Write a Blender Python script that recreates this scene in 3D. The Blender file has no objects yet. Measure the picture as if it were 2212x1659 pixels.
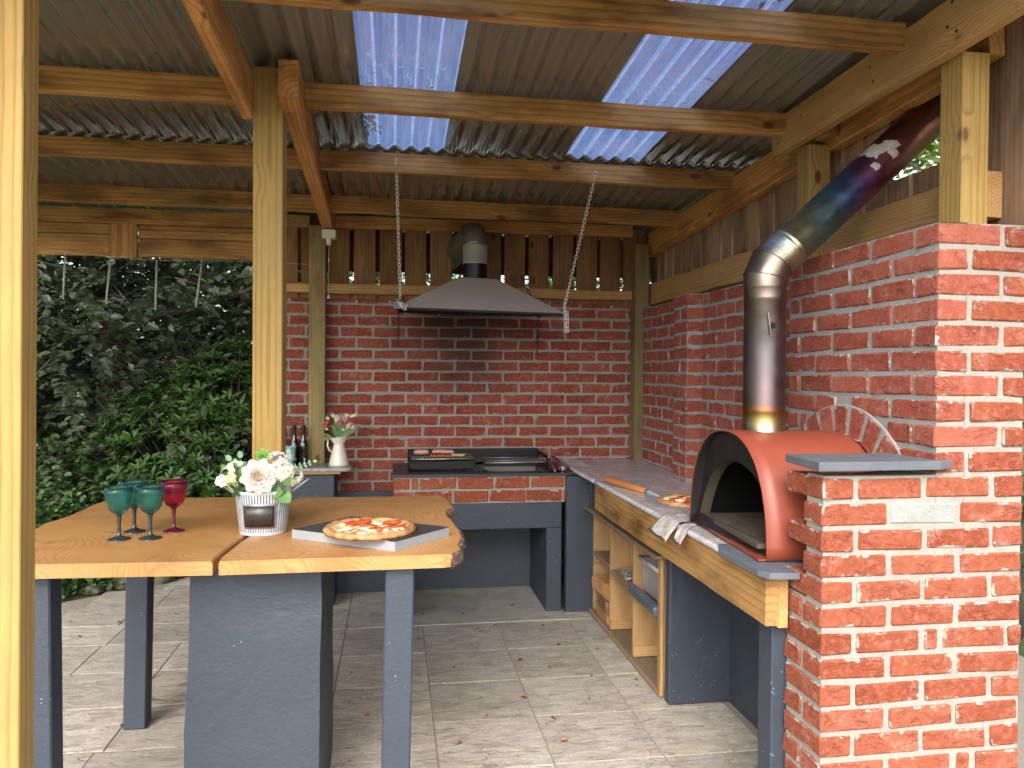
import bpy, bmesh, math, random
import numpy as np
from mathutils import Vector, Matrix, noise as mnoise
R_ = random.Random(7)
sc = bpy.context.scene
C = sc.collection
PI = math.pi
rad = math.radians

# ------------------------------------------------------------------ camera
yaw, pitch, roll = rad(8.8), rad(-0.79), rad(0.45)
fw = Vector((math.sin(yaw)*math.cos(pitch), math.cos(yaw)*math.cos(pitch), math.sin(pitch)))
rt = Vector((math.cos(yaw), -math.sin(yaw), 0))
up = rt.cross(fw)
rt2 = rt*math.cos(roll)+up*math.sin(roll)
up2 = -rt*math.sin(roll)+up*math.cos(roll)
cam = bpy.data.cameras.new('camera')
camo = bpy.data.objects.new('camera', cam); C.objects.link(camo)
camo.matrix_world = Matrix(((rt2.x, up2.x, -fw.x, 0), (rt2.y, up2.y, -fw.y, 0), (rt2.z, up2.z, -fw.z, 1.52), (0, 0, 0, 1)))
cam.sensor_width = 36; cam.lens = 36*1650/2212
cam.clip_start = 0.05; cam.clip_end = 600
sc.camera = camo
# ------------------------------------------------------------------ light
SUN_EL, SUN_AZ = rad(40), rad(200)      # azimuth: direction the light comes from, clockwise from +Y
world = bpy.data.worlds.new('World'); sc.world = world; world.use_nodes = True
nt = world.node_tree
sky = nt.nodes.new('ShaderNodeTexSky'); sky.sky_type = 'NISHITA'; sky.sun_disc = False
sky.sun_elevation = SUN_EL; sky.sun_rotation = SUN_AZ
sky.air_density = 1.0; sky.dust_density = 4.0; sky.ozone_density = 1.0
hs = nt.nodes.new('ShaderNodeHueSaturation'); hs.inputs['Saturation'].default_value = 0.34
nt.links.new(sky.outputs[0], hs.inputs['Color'])
nt.links.new(hs.outputs[0], nt.nodes['Background'].inputs[0])
nt.nodes['Background'].inputs[1].default_value = 0.15
sun = bpy.data.lights.new('sun', 'SUN'); sun.energy = .5; sun.angle = rad(60); sun.color = (1, .95, .87)
suno = bpy.data.objects.new('sun', sun); C.objects.link(suno)
sd = Vector((math.sin(SUN_AZ)*math.cos(SUN_EL), math.cos(SUN_AZ)*math.cos(SUN_EL), math.sin(SUN_EL)))
suno.rotation_euler = sd.to_track_quat('Z', 'Y').to_euler(); suno.location = (0, -3, 6)
sc.view_settings.view_transform = 'Standard'; sc.view_settings.look = 'None'
sc.view_settings.exposure = 1.8; sc.view_settings.gamma = 1; sc.view_settings.use_curve_mapping = False
sc.render.engine = 'CYCLES'
sc.cycles.max_bounces = 8; sc.cycles.diffuse_bounces = 5; sc.cycles.transparent_max_bounces = 12

# ------------------------------------------------------------------ object helpers
W = {}
def link(o, M, parent=None):
    C.objects.link(o)
    if parent is not None:
        o.parent = parent; o.matrix_basis = W[parent].inverted() @ M
    else:
        o.matrix_basis = M
    W[o] = M
    return o
def T(x=0, y=0, z=0): return Matrix.Translation((x, y, z))
def RZ(a): return Matrix.Rotation(a, 4, 'Z')
def RX(a): return Matrix.Rotation(a, 4, 'X')
def RY(a): return Matrix.Rotation(a, 4, 'Y')
def tag(o, label=None, cat=None, group=None, kind=None):
    if label: o['label'] = label
    if cat: o['category'] = cat
    if group: o['group'] = group
    if kind: o['kind'] = kind
    return o
def thing(name, label, cat, loc=(0, 0, 0), group=None, rz=0):
    o = bpy.data.objects.new(name, None); o.empty_display_size = .05
    link(o, T(*loc) @ RZ(rz)); return tag(o, label, cat, group)
def mesh(name, v, f, mat=None, smooth=False):
    me = bpy.data.meshes.new(name); me.from_pydata([tuple(p) for p in v], [], [tuple(q) for q in f]); me.update()
    if mat: me.materials.append(mat)
    if smooth: me.polygons.foreach_set('use_smooth', [True]*len(me.polygons))
    return me
def obj(name, me, parent=None, M=None, label=None):
    o = bpy.data.objects.new(name, me)
    link(o, M if M is not None else Matrix.Identity(4), parent)
    if label: o['label'] = label
    return o
class MB:
    def __init__(s): s.v = []; s.f = []
    def add(s, v, f):
        n = len(s.v); s.v += [tuple(p) for p in v]; s.f += [tuple(i+n for i in q) for q in f]; return s
    def box(s, x0, x1, y0, y1, z0, z1, M=None):
        v = [Vector(p) for p in ((x0,y0,z0),(x1,y0,z0),(x1,y1,z0),(x0,y1,z0),(x0,y0,z1),(x1,y0,z1),(x1,y1,z1),(x0,y1,z1))]
        if M: v = [M @ p for p in v]
        return s.add(v, [(0,3,2,1),(4,5,6,7),(0,1,5,4),(1,2,6,5),(2,3,7,6),(3,0,4,7)])
    def lathe(s, prof, n=32, M=None, cap0=True, cap1=False):
        v = []; f = []
        for r, z in prof:
            for k in range(n):
                a = 2*PI*k/n; p = Vector((r*math.cos(a), r*math.sin(a), z)); v.append(M @ p if M else p)
        for i in range(len(prof)-1):
            for k in range(n):
                k2 = (k+1) % n; f.append((i*n+k, i*n+k2, (i+1)*n+k2, (i+1)*n+k))
        if cap0: f.append(tuple(range(n-1, -1, -1)))
        if cap1: f.append(tuple((len(prof)-1)*n+k for k in range(n)))
        return s.add(v, f)
    def tube(s, pts, r, n=8, closed=False, cap=True):
        pts = [Vector(p) for p in pts]; m = len(pts); v = []; f = []; prev = None
        for i, p in enumerate(pts):
            if closed: t = (pts[(i+1) % m]-pts[i-1]).normalized()
            else: t = (pts[min(i+1, m-1)]-pts[max(i-1, 0)]).normalized()
            if prev is None:
                a = Vector((0, 0, 1)) if abs(t.z) < .9 else Vector((1, 0, 0)); u = t.cross(a).normalized()
            else:
                u = (prev-t*prev.dot(t)).normalized()
            prev = u; w = t.cross(u); rr = r[i] if isinstance(r, (list, tuple)) else r
            for k in range(n):
                a = 2*PI*k/n; v.append(p+u*rr*math.cos(a)+w*rr*math.sin(a))
        for i in range(m if closed else m-1):
            j = (i+1) % m
            for k in range(n):
                k2 = (k+1) % n; f.append((i*n+k, i*n+k2, j*n+k2, j*n+k))
        if cap and not closed:
            f.append(tuple(range(n-1, -1, -1))); f.append(tuple((m-1)*n+k for k in range(n)))
        return s.add(v, f)
    def build(s, name, mat, parent=None, M=None, smooth=False, label=None, bevel=0, sharp=None):
        me = mesh(name, s.v, s.f, mat, smooth)
        if parent is not None and M is None: M = W[parent]; 
        o = obj(name, me, parent, M, label)
        if sharp is not None: me.set_sharp_from_angle(angle=rad(sharp))
        if bevel:
            b = o.modifiers.new('bevel', 'BEVEL'); b.width = bevel; b.segments = 2; b.limit_method = 'ANGLE'; b.angle_limit = rad(40)
        return o
def world_build(mb, name, mat, parent, **k):
    return mb.build(name, mat, parent, M=Matrix.Identity(4), **k)
def chamfer_box(sx, sy, sz, b, jit=0, rnd=None):
    bm = bmesh.new(); bmesh.ops.create_cube(bm, size=1)
    for v in bm.verts: v.co = Vector((v.co.x*sx, v.co.y*sy, v.co.z*sz))
    if jit:
        for v in bm.verts: v.co += Vector([rnd.uniform(-jit, jit) for _ in range(3)])
    if b: bmesh.ops.bevel(bm, geom=bm.edges[:], offset=b, segments=1, affect='EDGES', clamp_overlap=True)
    me = bpy.data.meshes.new('m'); bm.to_mesh(me); bm.free(); return me
# ------------------------------------------------------------------ material helpers
class MAT:
    def __init__(s, name):
        s.m = bpy.data.materials.new(name); s.m.use_nodes = True; s.nt = s.m.node_tree
        s.b = s.nt.nodes['Principled BSDF']; s.out = s.nt.nodes['Material Output']
    def n(s, t, **kw):
        nd = s.nt.nodes.new('ShaderNode'+t)
        for k, v in kw.items():
            if k in nd.inputs.keys() if hasattr(nd.inputs, 'keys') else False: s.set(nd.inputs[k], v)
            else: setattr(nd, k, v)
        return nd
    def set(s, inp, v):
        if isinstance(v, bpy.types.NodeSocket): s.nt.links.new(v, inp)
        else: inp.default_value = v
    def bs(s, **kw):
        for k, v in kw.items(): s.set(s.b.inputs[k.replace('_', ' ')], v)
        return s
    def math(s, op, a, b=None, c=None, clamp=False):
        nd = s.nt.nodes.new('ShaderNodeMath'); nd.operation = op; nd.use_clamp = clamp
        for i, v in enumerate((a, b, c)):
            if v is not None: s.set(nd.inputs[i], v)
        return nd.outputs[0]
    def vmath(s, op, a, b=None):
        nd = s.nt.nodes.new('ShaderNodeVectorMath'); nd.operation = op
        s.set(nd.inputs[0], a)
        if b is not None: s.set(nd.inputs[1], b)
        return nd.outputs[0]
    def noise(s, vec, scale=5, detail=4, rough=.55, dist=0, out=0):
        nd = s.nt.nodes.new('ShaderNodeTexNoise')
        if vec is not None: s.set(nd.inputs['Vector'], vec)
        s.set(nd.inputs['Scale'], scale); s.set(nd.inputs['Detail'], detail); s.set(nd.inputs['Roughness'], rough); s.set(nd.inputs['Distortion'], dist)
        return nd.outputs[out]
    def voro(s, vec, scale=5, feature='F1', out='Distance', rnd=1):
        nd = s.nt.nodes.new('ShaderNodeTexVoronoi'); nd.feature = feature
        if vec is not None: s.set(nd.inputs['Vector'], vec)
        s.set(nd.inputs['Scale'], scale); s.set(nd.inputs['Randomness'], rnd)
        return nd.outputs[out]
    def ramp(s, fac, stops, interp='LINEAR'):
        nd = s.nt.nodes.new('ShaderNodeValToRGB'); s.set(nd.inputs[0], fac); cr = nd.color_ramp; cr.interpolation = interp
        while len(cr.elements) < len(stops): cr.elements.new(.5)
        for e, (p, c) in zip(cr.elements, stops):
            e.position = p; e.color = (c, c, c, 1) if isinstance(c, (int, float)) else (*c, 1)
        return nd.outputs[0]
    def mix(s, fac, a, b, mode='MIX'):
        nd = s.nt.nodes.new('ShaderNodeMix'); nd.data_type = 'RGBA'; nd.blend_type = mode
        s.set(nd.inputs[0], fac)
        for i, v in ((6, a), (7, b)):
            if isinstance(v, (tuple, list)) and len(v) == 3: v = (*v, 1)
            s.set(nd.inputs[i], v)
        return nd.outputs[2]
    def obj(s): return s.nt.nodes.new('ShaderNodeTexCoord').outputs['Object']
    def gen(s): return s.nt.nodes.new('ShaderNodeTexCoord').outputs['Generated']
    def rnd(s): return s.nt.nodes.new('ShaderNodeObjectInfo').outputs['Random']
    def geo(s, o): return s.nt.nodes.new('ShaderNodeNewGeometry').outputs[o]
    def sep(s, v):
        nd = s.nt.nodes.new('ShaderNodeSeparateXYZ'); s.set(nd.inputs[0], v); return nd.outputs
    def comb(s, x, y, z):
        nd = s.nt.nodes.new('ShaderNodeCombineXYZ')
        for i, v in enumerate((x, y, z)): s.set(nd.inputs[i], v)
        return nd.outputs[0]
    def scale(s, v, xyz): return s.vmath('MULTIPLY', v, xyz)
    def bump(s, h, strength=.3, dist=.01, normal=None):
        nd = s.nt.nodes.new('ShaderNodeBump'); s.set(nd.inputs['Height'], h); s.set(nd.inputs['Strength'], strength); s.set(nd.inputs['Distance'], dist)
        if normal is not None: s.set(nd.inputs['Normal'], normal)
        s.set(s.b.inputs['Normal'], nd.outputs[0]); return nd.outputs[0]
    def hsv(s, c, h=.5, sat=1, v=1):
        nd = s.nt.nodes.new('ShaderNodeHueSaturation'); s.set(nd.inputs['Color'], c)
        s.set(nd.inputs['Hue'], h); s.set(nd.inputs['Saturation'], sat); s.set(nd.inputs['Value'], v); return nd.outputs[0]

def plain(name, col, rough=.5, metal=0, bump=0, bscale=60, var=.15, spec=.5):
    m = MAT(name); o = m.obj(); nz = m.noise(o, bscale*.25, 4)
    c = m.mix(nz, tuple(x*(1-var) for x in col), tuple(min(1, x*(1+var)) for x in col))
    m.bs(Base_Color=c, Metallic=metal); m.set(m.b.inputs['Specular IOR Level'], spec)
    m.bs(Roughness=m.ramp(m.noise(o, bscale*.6, 3), [(.3, max(.02, rough*.8)), (.7, min(1, rough*1.2))]))
    if bump: m.bump(m.noise(o, bscale, 5), bump, .004)
    return m.m

def wood(name, light, dark, knot=(.10, .04, .015), ring=26, weather=0, weatherc=(.20, .19, .12), rough=.7, bump=.25, blot=.5, endc=None, knotamt=.62):
    m = MAT(name); o = m.obj(); r = m.rnd()
    off = m.comb(m.math('MULTIPLY', r, 37.1), m.math('MULTIPLY', r, 11.3), m.math('MULTIPLY', r, 23.7))
    p = m.vmath('ADD', o, off)
    s = m.sep(o)
    # knots
    kp = m.scale(p, (4.0, 8.0, 8.0))
    vn = m.nt.nodes.new('ShaderNodeTexVoronoi'); m.set(vn.inputs['Vector'], kp); m.set(vn.inputs['Scale'], 1)
    kd = vn.outputs['Distance']; kr = m.sep(vn.outputs['Color'])[0]
    kon = m.math('GREATER_THAN', kr, knotamt)
    kfall = m.math('MULTIPLY', m.ramp(kd, [(.0, 1), (.38, 0)]), kon)
    # rings about a pith line off the section
    wob = m.noise(m.scale(p, (1.2, 4, 4)), 1.0, 3, .5)
    y = m.math('ADD', s[1], m.math('MULTIPLY', m.math('SUBTRACT', r, .5), .16))
    z = m.math('ADD', s[2], m.math('ADD', .05, m.math('MULTIPLY', wob, .035)))
    d = m.math('SQRT', m.math('ADD', m.math('MULTIPLY', y, y), m.math('MULTIPLY', z, z)))
    d = m.math('ADD', d, m.math('MULTIPLY', m.noise(m.scale(p, (2.2, 14, 14)), 1, 4, .6), .012))
    d = m.math('ADD', d, m.math('MULTIPLY', kfall, .03))
    ph = m.math('FRACT', m.math('MULTIPLY', d, ring*5.0))
    band = m.ramp(ph, [(0, 0), (.5, .2), (.85, 1), (1, 0)])
    fib = m.noise(m.scale(p, (5, 120, 120)), 1, 5, .65)
    blo = m.noise(m.scale(p, (2.5, 9, 9)), 1, 4, .6)
    f = m.math('ADD', m.math('MULTIPLY', band, .55), m.math('MULTIPLY', m.math('SUBTRACT', fib, .35), .7), clamp=True)
    c = m.mix(f, tuple(min(1, x*1.12) for x in light), tuple(x*.82 for x in dark))
    c = m.mix(m.math('MULTIPLY', m.ramp(blo, [(.44, 0), (.68, 1)]), blot), c, tuple(x*.5 for x in dark))
    c = m.mix(m.math('MULTIPLY', m.ramp(kd, [(.0, 1), (.10, .95), (.15, 0)]), kon), c, knot)
    if weather:
        wn = m.noise(m.scale(p, (1.3, 5, 5)), 1, 5, .65)
        c = m.mix(m.math('MULTIPLY', m.ramp(wn, [(.4, 0), (.65, 1)]), weather), c, weatherc)
    c = m.hsv(c, .5, 1.0, m.math('ADD', .80, m.math('MULTIPLY', r, .38)))
    m.bs(Base_Color=c, Roughness=rough)
    m.set(m.b.inputs['Specular IOR Level'], .25)
    h = m.math('ADD', m.math('MULTIPLY', fib, .7), m.math('MULTIPLY', band, .3))
    m.bump(h, bump, .003)
    return m.m

M_post = wood('treated_post_wood', (.40, .25, .078), (.235, .135, .036), ring=10, weather=.35, weatherc=(.26, .22, .09), blot=.25, bump=.35, knotamt=.8)
M_post_back = wood('weathered_post_wood', (.26, .19, .075), (.16, .11, .045), ring=14, weather=.6, weatherc=(.19, .17, .08), blot=.5, knotamt=.8)
M_beam = wood('orange_rafter_wood', (.50, .25, .08), (.28, .11, .03), ring=10, blot=.7, bump=.3)
M_pur = wood('purlin_wood', (.47, .235, .072), (.21, .085, .022), ring=9, blot=.85, weather=.3, weatherc=(.17, .105, .05))
M_rail = wood('pale_rail_wood', (.46, .275, .11), (.31, .155, .05), ring=18, blot=.35)
M_slat = wood('dark_slat_wood', (.23, .115, .042), (.135, .062, .022), ring=16, blot=.6)
M_clad = wood('bark_edged_cladding_wood', (.34, .21, .125), (.20, .115, .066), ring=12, blot=.7, weather=.3, weatherc=(.34, .25, .18))
M_shelfw = wood('shelf_pine', (.44, .26, .105), (.29, .155, .06), ring=14, blot=.45, weather=.3, weatherc=(.3, .22, .13))
M_shelfdirty = wood('dusty_shelf_board', (.24, .17, .10), (.17, .115, .065), ring=12, blot=.4, weather=.6, weatherc=(.22, .18, .13))
M_fascia = wood('fascia_oak_stain', (.40, .215, .07), (.20, .085, .02), ring=8, blot=.9, bump=.2, weather=.3, weatherc=(.34, .22, .1))
M_log = wood('firewood', (.50, .27, .11), (.30, .13, .045), ring=12, blot=.4)
M_handle = wood('handle_wood', (.42, .17, .05), (.27, .09, .025), ring=30, blot=.2, rough=.4, knotamt=.99)
M_turned = wood('turned_wood', (.14, .085, .055), (.09, .05, .03), ring=12, rough=.5, knotamt=.99)

def table_wood(name, top=(.50, .265, .095), dk=(.24, .09, .025), burl=(.24, .06, .022), end=False):
    m = MAT(name); o = m.obj(); s = m.sep(o)
    w1 = m.noise(m.scale(o, (1.5, .55, .8)), 1.7, 2, .5, out=0)
    w2 = m.noise(m.scale(o, (1.0, .5, 1)), 6, 3, .5)
    vn = m.nt.nodes.new('ShaderNodeTexVoronoi'); m.set(vn.inputs['Vector'], m.vmath('ADD', m.scale(o, (3.4, 4.6, 3)), (.31, .2, 0))); m.set(vn.inputs['Scale'], 1)
    kd = vn.outputs['Distance']; kon = m.math('GREATER_THAN', m.sep(vn.outputs['Color'])[0], .5)
    kf = m.math('MULTIPLY', m.ramp(kd, [(0, 1), (.45, 0)], 'EASE'), kon)
    ph = m.math('ADD', m.math('MULTIPLY', s[0], 1.0), m.math('MULTIPLY', s[2], .55))
    ph = m.math('ADD', ph, m.math('MULTIPLY', s[1], -.16))
    ph = m.math('ADD', ph, m.math('MULTIPLY', w1, .9))
    ph = m.math('ADD', ph, m.math('MULTIPLY', w2, .05))
    ph = m.math('ADD', ph, m.math('MULTIPLY', kf, .22))
    fr = m.math('FRACT', m.math('MULTIPLY', ph, 58))
    band = m.ramp(fr, [(0, .05), (.45, .2), (.85, 1), (1, .05)])
    bandw = m.math('MULTIPLY', band, m.ramp(m.noise(o, 2.5, 2), [(.35, .45), (.65, 1)]))
    fib = m.noise(m.scale(o, (20, 160, 90)), 1, 4, .6)
    c = m.mix(m.math('ADD', m.math('MULTIPLY', bandw, .62), m.math('MULTIPLY', m.math('SUBTRACT', fib, .4), .5), clamp=True), top, dk)
    c = m.mix(m.math('MULTIPLY', m.ramp(m.noise(o, 3.2, 4, .6, 1.5), [(.48, 0), (.72, 1)]), .5), c, (.30, .12, .04))
    kk = m.math('MULTIPLY', m.ramp(m.math('ADD', kd, m.math('MULTIPLY', m.noise(o, 22, 3), .12)), [(.06, 1), (.2, 0)]), kon)
    c = m.mix(m.math('MULTIPLY', kk, .85), c, burl)
    if end: c = m.mix(m.ramp(m.geo('Position'), [(0, 0), (1, 0)]), c, c)
    m.bs(Base_Color=c, Roughness=m.ramp(m.noise(o, 9, 3), [(.3, .36), (.7, .52)]))
    m.set(m.b.inputs['Coat Weight'], .05); m.set(m.b.inputs['Coat Roughness'], .2)
    m.bump(m.math('ADD', m.math('MULTIPLY', band, .4), fib), .12, .002)
    return m.m
M_table = table_wood('oiled_yew_slab')
M_bark = MAT('bark'); _o = M_bark.obj()
_n = M_bark.noise(_o, 30, 6, .7)
M_bark.bs(Base_Color=M_bark.ramp(_n, [(.3, (.03, .018, .014)), (.5, (.12, .07, .05)), (.7, (.34, .22, .17))]), Roughness=.9); M_bark.bump(_n, .9, .02)
M_bark = M_bark.m

def soot_and_shade(m, c, amt=.84):  # dark oval under the hood: soot, plus the hood's shade painted into the colour
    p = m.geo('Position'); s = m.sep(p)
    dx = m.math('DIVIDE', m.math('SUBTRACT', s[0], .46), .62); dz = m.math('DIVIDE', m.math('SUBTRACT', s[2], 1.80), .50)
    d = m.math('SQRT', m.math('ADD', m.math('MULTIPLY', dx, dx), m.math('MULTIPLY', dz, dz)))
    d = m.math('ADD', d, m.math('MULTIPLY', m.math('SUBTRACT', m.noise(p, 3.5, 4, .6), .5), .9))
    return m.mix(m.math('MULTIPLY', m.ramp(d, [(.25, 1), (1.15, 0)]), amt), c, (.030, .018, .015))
def brick_mat(name, base=(.335, .062, .034), pale=(.46, .12, .075), mort=(.44, .41, .36), smear=.5, dark=(.20, .032, .02)):
    m = MAT(name); o = m.obj(); g = m.sep(m.gen()); r = m.rnd()
    off = m.comb(m.math('MULTIPLY', r, 91.1), m.math('MULTIPLY', r, 41.3), m.math('MULTIPLY', r, 13.7))
    p = m.vmath('ADD', o, off)
    n1 = m.noise(p, 9, 5, .6); n2 = m.noise(p, 55, 4, .65); 
    c = m.ramp(m.math('ADD', m.math('MULTIPLY', n1, .7), m.math('MULTIPLY', m.math('SUBTRACT', r, .5), .34)), [(.05, dark), (.30, base), (.75, pale)])
    c = m.mix(m.math('MULTIPLY', m.ramp(n2, [(.5, 0), (.72, 1)]), .35), c, (.52, .19, .13))
    # creases in the face
    cr = m.noise(m.scale(p, (14, 14, 42)), 1, 3, .5, .8)
    crease = m.ramp(m.math('ABSOLUTE', m.math('SUBTRACT', cr, .5)), [(0, 1), (.03, 0)])
    crease = m.math('MULTIPLY', crease, m.ramp(m.noise(p, 12, 2), [(.44, 0), (.56, 1)]))
    c = m.mix(m.math('MULTIPLY', crease, .42), c, (.13, .02, .014))
    # mortar smeared over the arrises, whitish bloom
    ex = m.math('MULTIPLY', m.math('MINIMUM', g[0], m.math('SUBTRACT', 1, g[0])), .2)
    ez = m.math('MULTIPLY', m.math('MINIMUM', g[2], m.math('SUBTRACT', 1, g[2])), .062)
    ey = m.math('MULTIPLY', m.math('MINIMUM', g[1], m.math('SUBTRACT', 1, g[1])), .1)
    tcn = m.nt.nodes.new('ShaderNodeTexCoord').outputs['Normal']
    nn = [m.math('GREATER_THAN', q, .85) for q in m.sep(m.vmath('ABSOLUTE', tcn))]
    ex = m.math('ADD', ex, nn[0]); ey = m.math('ADD', ey, nn[1]); ez = m.math('ADD', ez, nn[2])
    e = m.math('MINIMUM', m.math('MINIMUM', ex, ey), ez)
    ns = m.noise(p, 19, 6, .7)
    lim = m.math('MULTIPLY', m.math('SUBTRACT', ns, .50), .05*smear*2)
    sm = m.ramp(m.math('SUBTRACT', lim, e), [(.0, 0), (.0025, 1)])
    bloom = m.math('MULTIPLY', m.ramp(m.noise(p, 13, 6, .72), [(.54, 0), (.74, 1)]), m.ramp(m.noise(p, 95, 3, .7), [(.4, .1), (.65, 1)]))
    c = m.mix(m.math('MULTIPLY', bloom, .42), c, (.66, .50, .44))
    spk = m.math('LESS_THAN', m.voro(p, 75, out='Distance'), .13)
    c = m.mix(m.math('MULTIPLY', spk, .22), c, (.62, .42, .27))
    mc = m.mix(m.noise(p, 60, 4), tuple(x*.8 for x in mort), tuple(min(1, x*1.2) for x in mort))
    c = m.mix(sm, c, mc)
    if name == 'red_brick': c = soot_and_shade(m, c)
    m.bs(Base_Color=c, Roughness=.88); m.set(m.b.inputs['Specular IOR Level'], .25)
    h = m.math('ADD', m.math('MULTIPLY', n2, .35), m.math('MULTIPLY', sm, .4))
    h = m.math('SUBTRACT', h, m.math('MULTIPLY', crease, .8))
    h = m.math('ADD', h, m.math('MULTIPLY', n1, .6))
    m.bump(h, .55, .006)
    return m.m
def mortar_mat(name, col):
    m = MAT(name); o = m.obj(); n = m.noise(o, 70, 6, .7); n1 = m.noise(o, 9, 4)
    c = m.mix(n, tuple(x*.72 for x in col), tuple(min(1, x*1.22) for x in col))
    c = m.mix(m.math('MULTIPLY', m.ramp(n1, [(.5, 0), (.7, 1)]), .35), c, tuple(x*.6 for x in col))
    if name == 'grey_mortar': c = soot_and_shade(m, c, .6)
    m.bs(Base_Color=c, Roughness=.95); m.bump(m.math('ADD', n, m.math('MULTIPLY', n1, 1.5)), .8, .006); return m.m
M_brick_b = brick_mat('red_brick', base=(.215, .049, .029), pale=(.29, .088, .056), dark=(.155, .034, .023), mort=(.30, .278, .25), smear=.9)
M_brick_s = brick_mat('red_creased_brick', base=(.25, .062, .037), pale=(.33, .11, .072), dark=(.185, .043, .028), mort=(.34, .33, .31), smear=.8)
M_brick_p = brick_mat('orange_red_brick', base=(.225, .055, .026), pale=(.285, .09, .05), dark=(.175, .039, .02), mort=(.32, .30, .255), smear=.9)
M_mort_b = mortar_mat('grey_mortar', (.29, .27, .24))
M_mort_s = mortar_mat('pale_grey_mortar', (.30, .29, .275))
M_mort_p = mortar_mat('cream_mortar', (.31, .29, .25))
M_patch = mortar_mat('cement_patch', (.30, .305, .29))

def render_paint(name, col, rough=.55, trowel=1):
    m = MAT(name); o = m.obj()
    n = m.noise(o, 3.5, 5, .6, 1.2); n2 = m.noise(o, 70, 4, .6)
    c = m.mix(n, tuple(x*.82 for x in col), tuple(x*1.2 for x in col))
    sc_ = m.math('MULTIPLY', m.ramp(m.math('ABSOLUTE', m.math('SUBTRACT', m.noise(m.scale(o, (1, 1, 1.6)), 3.2, 4, .55, 1.2), .5)), [(0, 1), (.006, 0)]), m.ramp(m.noise(o, 4, 2), [(.55, 0), (.65, 1)]))
    c = m.mix(m.math('MULTIPLY', sc_, .35), c, tuple(min(1, x*2.6) for x in col))
    spk = m.math('LESS_THAN', m.voro(o, 38), .09)
    c = m.mix(m.math('MULTIPLY', m.math('MULTIPLY', spk, m.math('GREATER_THAN', m.noise(o, 2.2, 2), .55)), .5), c, (.5, .5, .48))
    m.bs(Base_Color=c, Roughness=rough)
    m.bump(m.math('ADD', m.math('MULTIPLY', n, 1.1*trowel), m.math('ADD', m.math('MULTIPLY', n2, .35), m.math('MULTIPLY', sc_, -.4))), .5, .012)
    return m.m
M_blue = render_paint('slate_blue_render', (.031, .041, .057))
M_blueleg = render_paint('slate_blue_timber_paint', (.034, .045, .063), trowel=.15)

def stone_mat():
    m = MAT('riven_paving'); o = m.obj(); r = m.rnd()
    off = m.comb(m.math('MULTIPLY', r, 51.1), m.math('MULTIPLY', r, 21.3), 0)
    p = m.vmath('ADD', o, off)
    riv = m.noise(m.scale(p, (8, 17, 8)), 1, 7, .68, .5)
    fine = m.noise(p, 60, 5, .65); big = m.noise(o, 1.3, 4, .6)
    c = m.ramp(riv, [(.3, (.29, .255, .205)), (.5, (.40, .36, .30)), (.7, (.49, .45, .385))])
    c = m.mix(m.math('MULTIPLY', m.ramp(fine, [(.35, 1), (.5, 0)]), .25), c, (.15, .125, .10))
    c = m.mix(m.math('MULTIPLY', m.ramp(m.noise(p, 4, 5, .7), [(.52, 0), (.68, 1)]), .3), c, (.22, .185, .14))
    ed = m.ramp(m.math('ABSOLUTE', m.math('SUBTRACT', m.noise(m.scale(p, (2.5, 12, 3)), 1, 4, .5, .6), .52)), [(0, 1), (.012, 0)])
    c = m.mix(m.math('MULTIPLY', ed, .5), c, (.13, .11, .09))
    spots = m.math('MULTIPLY', m.math('LESS_THAN', m.voro(p, 14), .11), .6)
    c = m.mix(spots, c, (.52, .52, .47))
    c = m.hsv(c, .5, 1.0, m.math('ADD', .86, m.math('MULTIPLY', r, .26)))
    m.bs(Base_Color=c, Roughness=.85); m.set(m.b.inputs['Specular IOR Level'], .3)
    m.bump(m.math('ADD', m.math('MULTIPLY', riv, 1.1), m.math('SUBTRACT', m.math('MULTIPLY', fine, .25), m.math('MULTIPLY', ed, .35))), .75, .012)
    return m.m
M_stone = stone_mat()
M_joint = mortar_mat('paving_joint', (.27, .24, .195))
M_conc = MAT('concrete_floor'); _o = M_conc.obj(); _n = M_conc.noise(_o, 5, 6, .65, .8)
M_conc.bs(Base_Color=M_conc.ramp(_n, [(.3, (.24, .22, .175)), (.6, (.36, .335, .28)), (.75, (.42, .40, .345))]), Roughness=.85); M_conc.bump(M_conc.noise(_o, 40, 5), .35, .004); M_conc = M_conc.m

def marble(name, a=(.52, .45, .43), b=(.30, .23, .225), rough=.18):
    m = MAT(name); o = m.obj()
    w = m.noise(m.scale(o, (1, 1.6, 1)), 5.5, 6, .65, 1.6)
    v = m.ramp(m.math('ABSOLUTE', m.math('SUBTRACT', w, .5)), [(0, 1), (.035, .35), (.11, 0)])
    w2 = m.noise(o, 14, 5, .6, 2)
    v2 = m.ramp(m.math('ABSOLUTE', m.math('SUBTRACT', w2, .5)), [(0, 1), (.03, 0)])
    c = m.mix(v, a, b); c = m.mix(m.math('MULTIPLY', v2, .5), c, b)
    c = m.mix(m.math('MULTIPLY', m.noise(o, 3, 3), .4), c, (.40, .38, .38))
    m.bs(Base_Color=c, Roughness=m.ramp(m.noise(o, 8, 3), [(.3, rough), (.7, rough*1.8)])); return m.m
M_marble = marble('veined_marble', a=(.60, .54, .52), b=(.34, .26, .25)); M_marble_e = marble('marble_edge', a=(.66, .66, .66), b=(.36, .36, .38), rough=.25)
M_marble_g = marble('grey_marble', a=(.34, .34, .33), b=(.16, .16, .17))
M_slate = plain('grey_slate', (.105, .118, .135), .5, bump=.35, bscale=45, var=.3)
M_slate_d = plain('dark_slate', (.028, .029, .031), .42, bump=.35, bscale=40, var=.4)
M_slate_edge = plain('sawn_slate_edge', (.27, .285, .30), .55, bump=.25, bscale=60, var=.2)
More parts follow.
